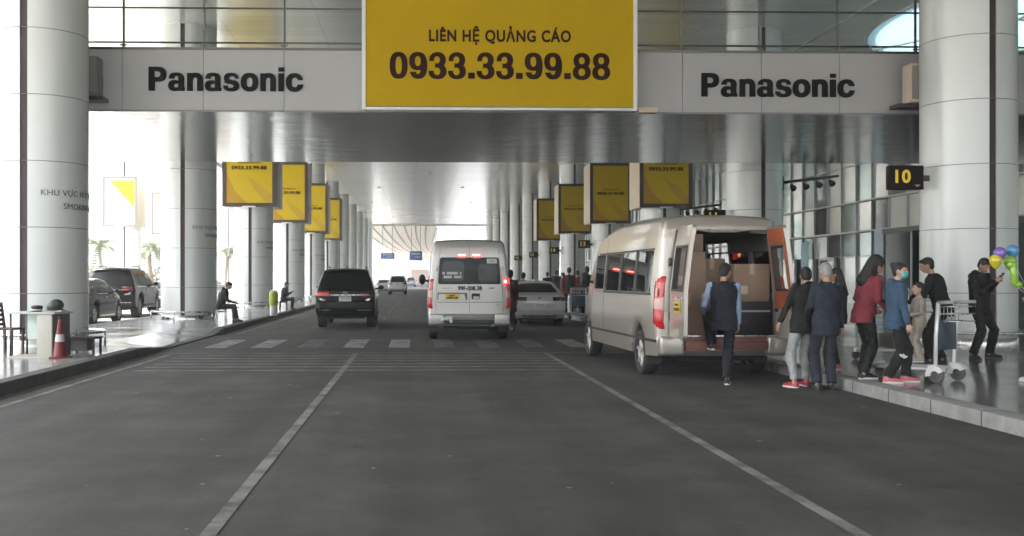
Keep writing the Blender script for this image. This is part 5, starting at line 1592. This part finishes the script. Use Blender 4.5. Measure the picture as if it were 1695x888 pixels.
# child on the trolley
TRL = gnd(1564, 632, PV)
TR = R(36)
def on_trolley(x, y, z):
    c, s_ = math.cos(TR), math.sin(TR); return Vector((TRL.x + x * c - y * s_, TRL.y + x * s_ + y * c, PV + z))
q = on_trolley(0.0, .34, .235)
person('small child in cream outfit standing on the luggage trolley', q, 80, 1.02, hscale=1.28,
       feet=((-.12, .0, 0, 8), (.12, .03, 0, -8)), hands=((-.14, .26, 1.06), (.16, .26, 1.02)), lean=(0, .03), head=(8, 6),
       top=cream, bottom=cloth('cream_trousers', (.42, .37, .31)), shoe=mat('cream_shoe', (.4, .36, .3), .6), sole=sole_w, skin=SKIN2)
# man in black leaning in behind the child
g = gnd(1556, 604, PV)
person('man in black jacket leaning over behind the child on the trolley', (g.x - .05, g.y, PV), 52, 1.72,
       feet=((-.11, .08, 0, 10), (.12, -.06, 0, -10)), hands=((-.26, .36, .98), (.10, .45, .98)), pelvis=(0, -.08, .91), lean=(-.10, .28), head=(14, -20),
       top=blk, bottom=blk, shoe=shoe_b)
# man looking at his phone by the column
g = gnd(1622, 594, PV)
tt, J = person('man in black looking down at his phone beside the terminal column', (g.x, g.y, PV), -150, 1.74,
       feet=((-.24, .02, 0, 22), (.24, .02, 0, -22)), slim=1.28, hands=((-.06, .27, 1.30), (.07, .29, 1.29)), pelvis=(0, -.01, .90), lean=(0, .02), head=(-12, -34),
       top=blk, bottom=blk, shoe=shoe_b, hood=True, curl=80)
pp = (J['wr'][0] + J['wr'][1]) / 2 * J['s']
ph = MB().cbox((0, 0, 0), (.075, .012, .15)).build('phone', mat('phone_black', (.01, .01, .01), .15), None, bevel=.004)
w_ = in_world(tt, pp + Vector((0, .075, .075))); ph.location = w_; ph.rotation_euler = (R(-35), 0, R(-150))
tag(ph, 'black phone held by the man beside the terminal column', 'phone')
# person at the picture's edge holding balloons
g = gnd(1693, 632, PV)
te, JE = person('person in dark trousers holding a bunch of balloons, at the edge of the pavement view', (g.x + .30, g.y, PV), 60, 1.66,
       feet=((-.12, .12, 0, 10), (.10, -.08, 0, -10)), hands=((-.16, .16, 1.12), (.24, .04, .80)), top=dk, bottom=blk, shoe=mat('white_shoe', (.55, .55, .52), .6), sole=sole_w)
hw = in_world(te, JE['wr'][0] * JE['s'])
bl = [((.30, .035), 'violet', (.20, .12, .48), 1655, 421), ((.27, .03), 'blue', (.10, .30, .55), 1676, 417), ((.2, .03), 'yellow', (.62, .52, .03), 1648, 433), ((.25, .03), 'lime green', (.28, .52, .04), 1672, 435)]
for i, (dm, nm, c, px, py) in enumerate(bl):
    p = pix(px, py, g.y + .05 + .09 * (i % 2))
    m = mat(nm.replace(' ', '_') + '_balloon', c, .22, coat=.4)
    mb = MB(); mb.lathe([(.006, -.125), (.018, -.118), (.05, -.085), (.088, -.02), (.095, .03), (.075, .075), (.035, .103), (.005, .11)], (0, 0, 0), 'z', 20)
    mb.v = [tuple(q * .85 for q in p_) for p_ in mb.v]
    b = thing('balloon', '%s balloon in the bunch beside the terminal column' % nm, 'balloon', p, 0, 'bunch of balloons')
    mb.build('skin_of_balloon', m, b)
    d = hw - p
    MB().tube([(0, 0, -.12), d * .5 + Vector((0, 0, -.05)), d], .0025, 5).build('string', M['white_frame'], b)
p = pix(1679, 455, g.y)
mb = MB(); mb.capsule((0, 0, -.10), (-.02, 0, .12), .045, .05, 14); mb.ell((.05, .0, -.13), (.06, .045, .045)); mb.ell((-.05, 0, .13), (.05, .045, .05))
b = thing('balloon', 'long twisted lime green balloon hanging under the bunch', 'balloon', p, 0, 'bunch of balloons'); mb.build('skin_of_balloon', mat('lime_green_balloon', (.28, .52, .04), .22), b)

# walkers on the far pavement and between the vehicles
def far(label, px, py, h, face, H, top, bottom, **k):
    g = gnd(px, py, h); return person(label, (g.x, g.y, h), face, H, top=top, bottom=bottom, shoe=k.pop('shoe', shoe_b), near=False, **k)
far('person in dark jacket with white print on the back, walking along the terminal kerb', 972, 527, PV, 4, 1.76, dk, cloth('dark_trousers', (.009, .0095, .013)),
    feet=((-.10, .14, 0, 4), (.10, -.14, .02, -4)), back_print=sole_w, shoe=mat('white_shoe', (.55, .55, .52), .6))
far('person in maroon top with dark rucksack on the pavement beside the white saloon', 942, 522, PV, 8, 1.76, maroon, cloth('dark_trousers', (.009, .0095, .013)), feet=((-.10, .1, 0, 4), (.10, -.1, 0, -4)))
g = gnd(942, 522, PV)
rk = MB(); rk.ell((0, 0, 0), (.17, .10, .24), None, 14, 10); rk.ell((0, -.08, -.08), (.12, .05, .10), None, 12, 8)
o = tag(rk.build('rucksack', cloth('dark_green_nylon', (.015, .028, .024))), 'dark green rucksack on the back of the person in maroon', 'rucksack'); o.location = (g.x, g.y - .19, 1.30)
far('person in dark red coat standing between the white minibus and the saloon', 845, 548, 0, 20, 1.74, cloth('dark_maroon_cloth', (.075, .014, .017)), cloth('dark_maroon_cloth', (.075, .014, .017)), long_coat=.25, hands=((-.2, .2, 1.0), (.24, .04, .8)))
far('person in black close behind the dark red coat', 866, 536, 0, -20, 1.70, blk, dk)
for i, (px, py, H, f, tp, lb) in enumerate([(906, 508, 1.66, 10, blk, 'person in black far along the pavement beyond the saloon roof'), (921, 509, 1.74, -20, dk, 'tall person in charcoal far along the pavement'),
        (932, 511, 1.62, 60, cloth('grey_brown_cloth', (.16, .13, .11)), 'person in grey brown coat facing the road on the far pavement'), (990, 519, 1.72, 170, dk, 'person in charcoal facing the camera behind the printed jacket'),
        (956, 515, 1.68, 0, cloth('dull_red_cloth', (.20, .04, .045)), 'person in dull red walking ahead of the maroon top')]):
    far(lb, px, py, PV, f, H, tp, blk)
g = gnd(1500, 502, PV)
far('dark figure standing by the dark glass vestibule', 1500, 506, PV, 180, 1.70, blk, blk)

# seated people on the left pavement
def stool(loc, label, m1, m2, h=.42):
    t = thing('stool', label, 'stool', loc)
    MB().box(-.17, .17, -.16, .16, h - .04, h).build('seat', m1, t, bevel=.012)
    for a in (-1, 1):
        for b in (-1, 1): MB().cyl((a * .15, b * .14, 0), (a * .12, b * .11, h - .04), .016, n=8).build('leg', m2, t)
    return t
g = gnd(366, 533, PV)
stool((g.x, g.y, PV), 'white-legged stool under the person seated by the second column', M['trim'], M['white_frame'])
person('person in black hunched on a stool by the second column', (g.x, g.y, PV), -80, 1.68, feet=((-.12, .42, 0, 4), (.12, .50, 0, -4)), hands=((-.12, .40, .62), (.12, .42, .62)), pelvis=(0, -.02, .53), lean=(0, .35), head=(0, -28),
       top=blk, bottom=blk, shoe=shoe_b, near=False, hood=True)
g = gnd(469, 513, PV)
stool((g.x, g.y, PV), 'small dark stool under the person reading a phone by the third column', M['trim'], M['trim'], .36)
person('person in dark clothes seated by the bin, reading a phone', (g.x, g.y, PV), -78, 1.66, feet=((-.12, .40, 0, 4), (.12, .36, 0, -4)), hands=((-.05, .38, .80), (.08, .38, .80)), pelvis=(0, 0, .47), lean=(0, .14), head=(0, -26),
       top=dk, bottom=blk, shoe=shoe_b, near=False)
# ------------------------------------------------------------------ luggage trolleys
def trolley(label, loc, rz):
    t = thing('luggage_trolley', label, 'luggage trolley', loc, rz, 'luggage trolleys on the terminal pavement')
    sm = mat('silver_tube', (.74, .74, .72), .3, metal=.25)
    fr = MB()
    for s in (-1, 1):
        fr.tube([(s * .20, .95, .16), (s * .24, .05, .17), (s * .25, .0, .24), (s * .26, -.01, .62), (s * .26, -.04, 1.04)], .026, 8)
    fr.tube([(-.26, -.01, .62), (.26, -.01, .62)], .016, 8); fr.tube([(-.24, .05, .17), (.24, .05, .17)], .02, 8)
    fr.build('frame', sm, t)
    MB().tube([(-.29, -.26, 1.05), (-.26, -.04, 1.04), (.26, -.04, 1.04), (.29, -.26, 1.05)], .024, 10).build('handle', mat('grey_grip', (.30, .32, .30), .6), t)
    pl = MB()
    for k in range(6): pl.box(-.19 + .068 * k, -.19 + .068 * k + .045, .06, .96, .165, .19)
    pl.box(-.215, .215, .93, .98, .14, .20); pl.box(-.215, .215, .50, .54, .145, .164)
    pl.build('platform', sm, t)
    bk = MB()
    x0, x1, y0, y1, z0, z1 = -.25, .25, -.27, -.06, .80, .99
    for z in (z0, (z0 + z1) / 2, z1): bk.tube([(x0, y0, z), (x1, y0, z), (x1, y1, z), (x0, y1, z), (x0, y0, z)], .009, 6)
    for k in range(6):
        x = x0 + (x1 - x0) * k / 5; bk.cyl((x, y1, z0), (x, y1, z1), .005, n=6); bk.cyl((x, y0, z0), (x, y1, z0), .005, n=6)
    bk.build('basket', M['steel'], t)
    MB().box(-.235, .235, -.04, -.025, .42, .78).build('advert_board', mat('dark_blue_board', (.03, .045, .07), .4), t, bevel=.004)
    for s in (-1, 1):
        w = MB(); w.lathe([(.045, -.022), (.085, -.025), (.10, -.012), (.10, .012), (.085, .025), (.045, .022)], (s * .29, -.03, .10), 'x', 24, closed=True)
        w.cyl((s * .29 - .02, -.03, .10), (s * .29 + .02, -.03, .10), .05, n=16)
        wo = w.build('wheel', mat('grey_rubber', (.10, .10, .10), .7), t)
        f = MB(); rgs = []
        for k in range(9):
            a = R(-10 + 160 * k / 8); c = Vector((0, math.cos(a), math.sin(a)))
            rgs.append([Vector((s * .29 + dx, -.03, .10)) + c * (.108 + dr) for dx, dr in ((-.055, -.05), (.055, -.05), (.055, .016), (-.055, .016))])
        f.ring_loft(rgs, True, False); f.box(s * .29 - .045, s * .29 + .045, -.045, .06, .20, .235)
        f.build('fender', M['white_frame'], t)
    w = MB(); w.lathe([(.03, -.018), (.06, -.02), (.07, 0), (.06, .02), (.03, .018)], (0, .90, .07), 'x', 20, closed=True); w.cyl((-.016, .90, .07), (.016, .90, .07), .035, n=12); w.build('wheel', mat('grey_rubber', (.10, .10, .10), .7), t)
    return t
trolley('silver luggage trolley with white wheel fenders carrying the child', TRL, TR)
g = gnd(1520, 600, PV)
trolley('second luggage trolley behind the blue hoodie, carrying a red bag', (g.x + .15, g.y + .5, PV), R(80))
g2 = gnd(957, 529, PV)
trolley('far luggage trolley standing at the kerb between the two walkers beyond the saloon', g2, R(10))
rb = MB(); rb.ell((0, 0, 0), (.24, .20, .19), None, 18, 12); rb.tube([(-.12, 0, .15), (-.08, 0, .26), (.08, 0, .26), (.12, 0, .15)], .014, 6)
o = tag(rb.build('bag', mat('red_bag', (.36, .035, .03), .6, bump=.6, bscale=9)), 'red holdall on the second trolley behind the blue hoodie', 'bag'); o.location = (g.x - .05, g.y + .55, PV + .62)
gb = MB(); gb.box(-.22, .22, -.28, .28, 0, .24); o = tag(gb.build('suitcase', mat('grey_suitcase', (.20, .19, .18), .5), None, bevel=.04, seg=3), 'grey suitcase under the red holdall on the second trolley', 'suitcase'); o.location = (g.x - .05, g.y + .55, PV + .195)

# ------------------------------------------------------------------ the attendant's corner on the left pavement
a = gnd(36, 594, PV); b = gnd(105, 590, PV)
dx = thing('desk', 'small cream desk with grey side standing by the nearest column', 'desk', (a.x + .31, a.y + .25, PV), R(-14))
cr = mat('cream_laminate', (.40, .385, .33), .5, var=.05); dkb = mat('dark_brown_laminate', (.10, .085, .08), .5)
MB().box(-.60, .33, -.25, .30, .75, .785).build('desk_top', mat('grey_white_top', (.40, .41, .39), .4), dx, bevel=.006)
MB().box(-.02, .26, -.22, .27, .0, .749).build('pedestal', cr, dx, bevel=.004)
MB().box(.262, .28, -.225, .28, .02, .749).build('side_panel', dkb, dx)
for yy_ in (-.2, .25): MB().cyl((-.54, yy_, 0), (-.54, yy_, .749), .018, n=10).build('leg', M['rail_dark'], dx)
MB().box(-.529, -.021, .24, .26, .30, .748).build('modesty_panel', mat('pale_green_panel', (.45, .55, .50), .4), dx)
MB().box(-.56, .255, -.24, .28, .0, .03).build('foot_rail', cr, dx)
def on(o, x, y, z):
    c, s_ = math.cos(o.rotation_euler.z), math.sin(o.rotation_euler.z)
    return (o.location.x + x * c - y * s_, o.location.y + x * s_ + y * c, o.location.z + z)
hm = thing('helmet', 'dark rounded helmet lying on papers on the cream desk', 'helmet', on(dx, .17, .02, .80), R(10))
mb = MB(); mb.ell((0, 0, .085), (.145, .125, .115), Matrix.Rotation(R(-14), 3, 'Y')); mb.build('shell', mat('green_black_shell', (.02, .028, .024), .45), hm)
mb = MB(); mb.lathe([(.145, .012), (.155, .0), (.145, -.004), (.10, .0), (.10, .012)], (0, 0, .012), 'z', 24, closed=True); mb.build('rim', M['trim'], hm)
cp = thing('cap', 'black peaked cap with pale band at the edge of the cream desk', 'cap', on(dx, -.17, .0, .787), R(-20))
mb = MB(); mb.lathe([(.085, 0), (.088, .05), (.10, .075), (.095, .095), (.05, .105), (.005, .107)], (0, 0, 0), 'z', 24); mb.build('crown', M['black'], cp)
MB().lathe([(.0885, .018), (.0905, .018), (.0905, .04), (.0885, .04)], (0, 0, 0), 'z', 24, closed=True).build('band', M['plate_white'], cp)
mb = MB(); mb.ell((0, -.095, .012), (.075, .05, .008), None, 14, 6); mb.build('peak', M['black'], cp)
pg = MB()
for k in range(4): pg.cbox((0, 0, .004 + .006 * k), (.34, .22, .005), Matrix.Rotation(R(3 * k - 5), 3, 'Z'))
o = tag(pg.build('papers', mat('white_paper', (.62, .60, .56), .7)), 'sheaf of white papers on the cream desk under the helmet', 'papers'); o.location = on(dx, .17, .02, .787); o.rotation_euler = (0, 0, R(-10))
g = gnd(12, 586, PV)
ch = thing('chair', 'dark wooden slat-back chair behind the cream desk', 'chair', (g.x - .02, g.y + .1, PV), R(82))
wd = mat('dark_red_wood', (.055, .022, .016), .45, var=.25, vscale=6)
MB().box(-.21, .21, -.2, .22, .43, .465).build('seat', wd, ch, bevel=.008)
for sx_ in (-1, 1):
    MB().box(sx_ * .19 - .02, sx_ * .19 + .02, -.19, -.15, 0, .43).build('leg', wd, ch)
    MB().prism([(.16, 0), (.20, 0), (.205, .45), (.27, .92), (.235, .92), (.165, .45)], .04, 'x', sx_ * .19 - .02).build('leg', wd, ch)
bs = MB()
for k in range(5): bs.cbox((0, .205 + .008 * k + .01, .52 + .085 * k), (.335, .016, .05))
bs.build('backrest', wd, ch)
g = gnd(99, 594, PV)
cn = thing('traffic_cone', 'red traffic cone with white sleeve beside the cream desk', 'traffic cone', (g.x, g.y, PV), R(20))
cr_ = mat('red_cone', (.15, .016, .015), .5, var=.15)
MB().lathe([(.135, .03), (.12, .05), (.030, .70), (.022, .72), (.015, .72), (.015, .03)], (0, 0, 0), 'z', 24).build('cone_body', cr_, cn)
MB().lathe([(.0892, .30), (.071, .43), (.066, .43), (.084, .30)], (0, 0, 0), 'z', 24, closed=True).build('white_sleeve', mat('reflective_white', (.50, .47, .44), .4), cn)
MB().box(-.19, .19, -.19, .19, 0, .035).build('foot', cr_, cn, bevel=.01)
MB().lathe([(.0245, .695), (.034, .70), (.034, .74), (.02, .75)], (0, 0, 0), 'z', 16).build('tip', M['trim'], cn)
cn.scale = (.92, .92, .96)
g0 = gnd(113, 588, PV); g1 = gnd(151, 586, PV)
bn = thing('bench', 'low dark bench with a wire hoop beside the traffic cone', 'bench', ((g0.x + g1.x) / 2 + .02, g0.y + .3, PV), R(-8))
MB().box(-.24, .27, -.16, .18, .27, .31).build('seat', M['trim'], bn, bevel=.01)
MB().box(-.24, .12, -.13, .15, .06, .268).build('box_base', mat('dark_grey_box', (.06, .06, .058), .6), bn)
for x in (-.21, .24):
    for y in (-.13, .15): MB().box(x - .018, x + .018, y - .018, y + .018, 0, .268).build('leg', M['trim'], bn)
MB().tube([(-.2, .1, .31), (-.2, .1, .42), (-.17, .1, .46), (0, .1, .46), (.03, .1, .42), (.03, .1, .31)], .009, 8).build('hoop', M['rail_dark'], bn)

# ------------------------------------------------------------------ litter bins, small things
g = gnd(453, 523, PV)
bi = thing('litter_bin', 'slim white litter bin with yellow-green wrap on the left pavement', 'litter bin', (g.x, g.y, PV))
MB().lathe([(.13, 0), (.14, .02), (.14, .40), (.13, .42)], (0, 0, 0), 'z', 24).build('bin_base', M['white_frame'], bi)
MB().lathe([(.16, .38), (.165, .40), (.165, .82), (.15, .86), (.02, .88)], (0, 0, 0), 'z', 24).build('bin_wrap', mat('yellow_green_wrap', (.46, .52, .06), .5), bi)
MB().lathe([(.13, .865), (.12, .92), (.01, .94)], (0, 0, 0), 'z', 20).build('lid', M['white_frame'], bi)
for i, (px, py, lab) in enumerate(((1330, 632, 'flattened pale carton scrap on the road behind the open minibus'),)):
    g = gnd(1308, 600); tag(MB().cbox((g.x + .55, g.y - .2, .006), (.4, .3, .008), Matrix.Rotation(R(20), 3, 'Z')).build('carton_scrap', mat('pale_card', (.45, .42, .37), .8)), lab, 'carton scrap')

# ------------------------------------------------------------------ palms and shrubs beyond the parking lane
LEAF = mat('palm_leaf', (.085, .115, .045), .6, var=.35, vscale=3)
LEAF2 = mat('shrub_leaf', (.075, .105, .04), .65, var=.4, vscale=2)
BARK = mat('palm_bark', (.20, .16, .12), .9, var=.3, vscale=8)
def palm(label, loc, h, seed):
    rnd = random.Random(seed)
    t = thing('palm_tree', label, 'palm tree', loc, 0, 'palms beyond the parking lane')
    pts = [(.15 * math.sin(k * .4 + seed), .1 * k / 8, h * k / 8) for k in range(9)]
    MB().tube(pts, [.20 - .008 * k for k in range(9)], 10).build('trunk', BARK, t)
    mb = MB(); top_ = Vector(pts[-1])
    for i in range(22):
        a = 2 * math.pi * i / 22 + rnd.uniform(-.2, .2); el = rnd.uniform(-.1, 1.1); L = rnd.uniform(1.7, 2.5)
        d = Vector((math.cos(a), math.sin(a), 0)); prev = None
        for k in range(9):
            q = k / 8; p = top_ + d * (L * q * math.cos(el * (1 - .5 * q))) + Vector((0, 0, L * (math.sin(el) * q - (.75 + .3 * (1 - el)) * q * q)))
            if prev is not None:
                sd_ = d.cross(Vector((0, 0, 1)))
                for sg in (-1, 1):
                    for z_ in (0, 1):
                        b0 = prev.lerp(p, z_ * .5); ln = (.55 * math.sin(math.pi * min(.97, q + .08)) + .08)
                        tip = b0 + sd_ * sg * ln + d * .22 + Vector((0, 0, -.22 * ln - rnd.uniform(0, .12)))
                        mb.add([b0, b0 + (p - prev) * .42, tip], [(0, 1, 2)])
                mb.add([prev + Vector((0, 0, .02)), p + Vector((0, 0, .02)), p - Vector((0, 0, .02)), prev - Vector((0, 0, .02))], [(0, 1, 2, 3)])
            prev = p
    mb.build('crown', LEAF, t)
def shrub(label, loc, r, h, seed):
    rnd = random.Random(seed)
    t = thing('shrub', label, 'shrub', loc, 0, 'shrubs beyond the parking lane')
    br_ = MB()
    for k in range(7): br_.tube([(0, 0, 0), (rnd.uniform(-.3, .3) * r, rnd.uniform(-.3, .3) * r, h * .5), (rnd.uniform(-.7, .7) * r, rnd.uniform(-.7, .7) * r, h * .85)], .03, 5)
    br_.build('stem', BARK, t)
    mb = MB(); cl = [(rnd.uniform(-.8, .8) * r, rnd.uniform(-.8, .8) * r, rnd.uniform(.3, .95) * h, rnd.uniform(.25, .5) * r) for _ in range(16)]
    for _ in range(1600):
        c = rnd.choice(cl); v = Vector((rnd.gauss(0, 1), rnd.gauss(0, 1), rnd.gauss(0, 1))).normalized() * c[3] * rnd.uniform(.6, 1.1)
        p = Vector(c[:3]) + v; a = Vector((rnd.gauss(0, 1), rnd.gauss(0, 1), rnd.gauss(0, 1))).normalized() * .11; b = a.cross(v).normalized() * .06
        mb.add([p - a, p + b, p + a, p - b], [(0, 1, 2, 3)])
    mb.build('foliage', LEAF2, t)
for i, (px, py, Y, h) in enumerate(((166, 408, 84, 4.4), (250, 405, 80, 4.2), (232, 420, 96, 4.0), (375, 430, 110, 4.6))):
    p = pix(px, py, Y); palm(['palm tree with loose crown behind the nearest parked saloon', 'palm tree with drooping fronds just beside the second column', 'shorter palm tree further back behind the parked vehicles', 'palm tree glimpsed between the second and third columns'][i], (p.x, Y, -.05), h, i + 1)
for i, (px, Y, r, h) in enumerate(((160, 78, 1.6, 2.4), (182, 88, 1.5, 2.2), (258, 92, 1.7, 2.5), (628, 240, 2.6, 6.0))):
    p = pix(px, 440, Y); shrub(['leafy shrub behind the nearest parked saloon', 'leafy shrub behind the pale-flanked parked vehicle', 'leafy shrub beside the second column', 'tall pale green shrub at the far end of the road'][i], (p.x, Y, -.05), r, h, i + 3)
# ------------------------------------------------------------------ the pale air under the canopy
hz = bpy.data.materials.new('pale_air'); hz.use_nodes = True
for q in list(hz.node_tree.nodes):
    if q.type == 'BSDF_PRINCIPLED': hz.node_tree.nodes.remove(q)
vo = hz.node_tree.nodes.new('ShaderNodeVolumePrincipled')
vo.inputs['Color'].default_value = (.95, .97, .96, 1); vo.inputs['Density'].default_value = .0016
hz.node_tree.links.new(vo.outputs[0], hz.node_tree.nodes['Material Output'].inputs['Volume'])
tag(MB().box(-950, 950, -310, 1510, -1.06, 15.0).build('haze', hz), kind='stuff')
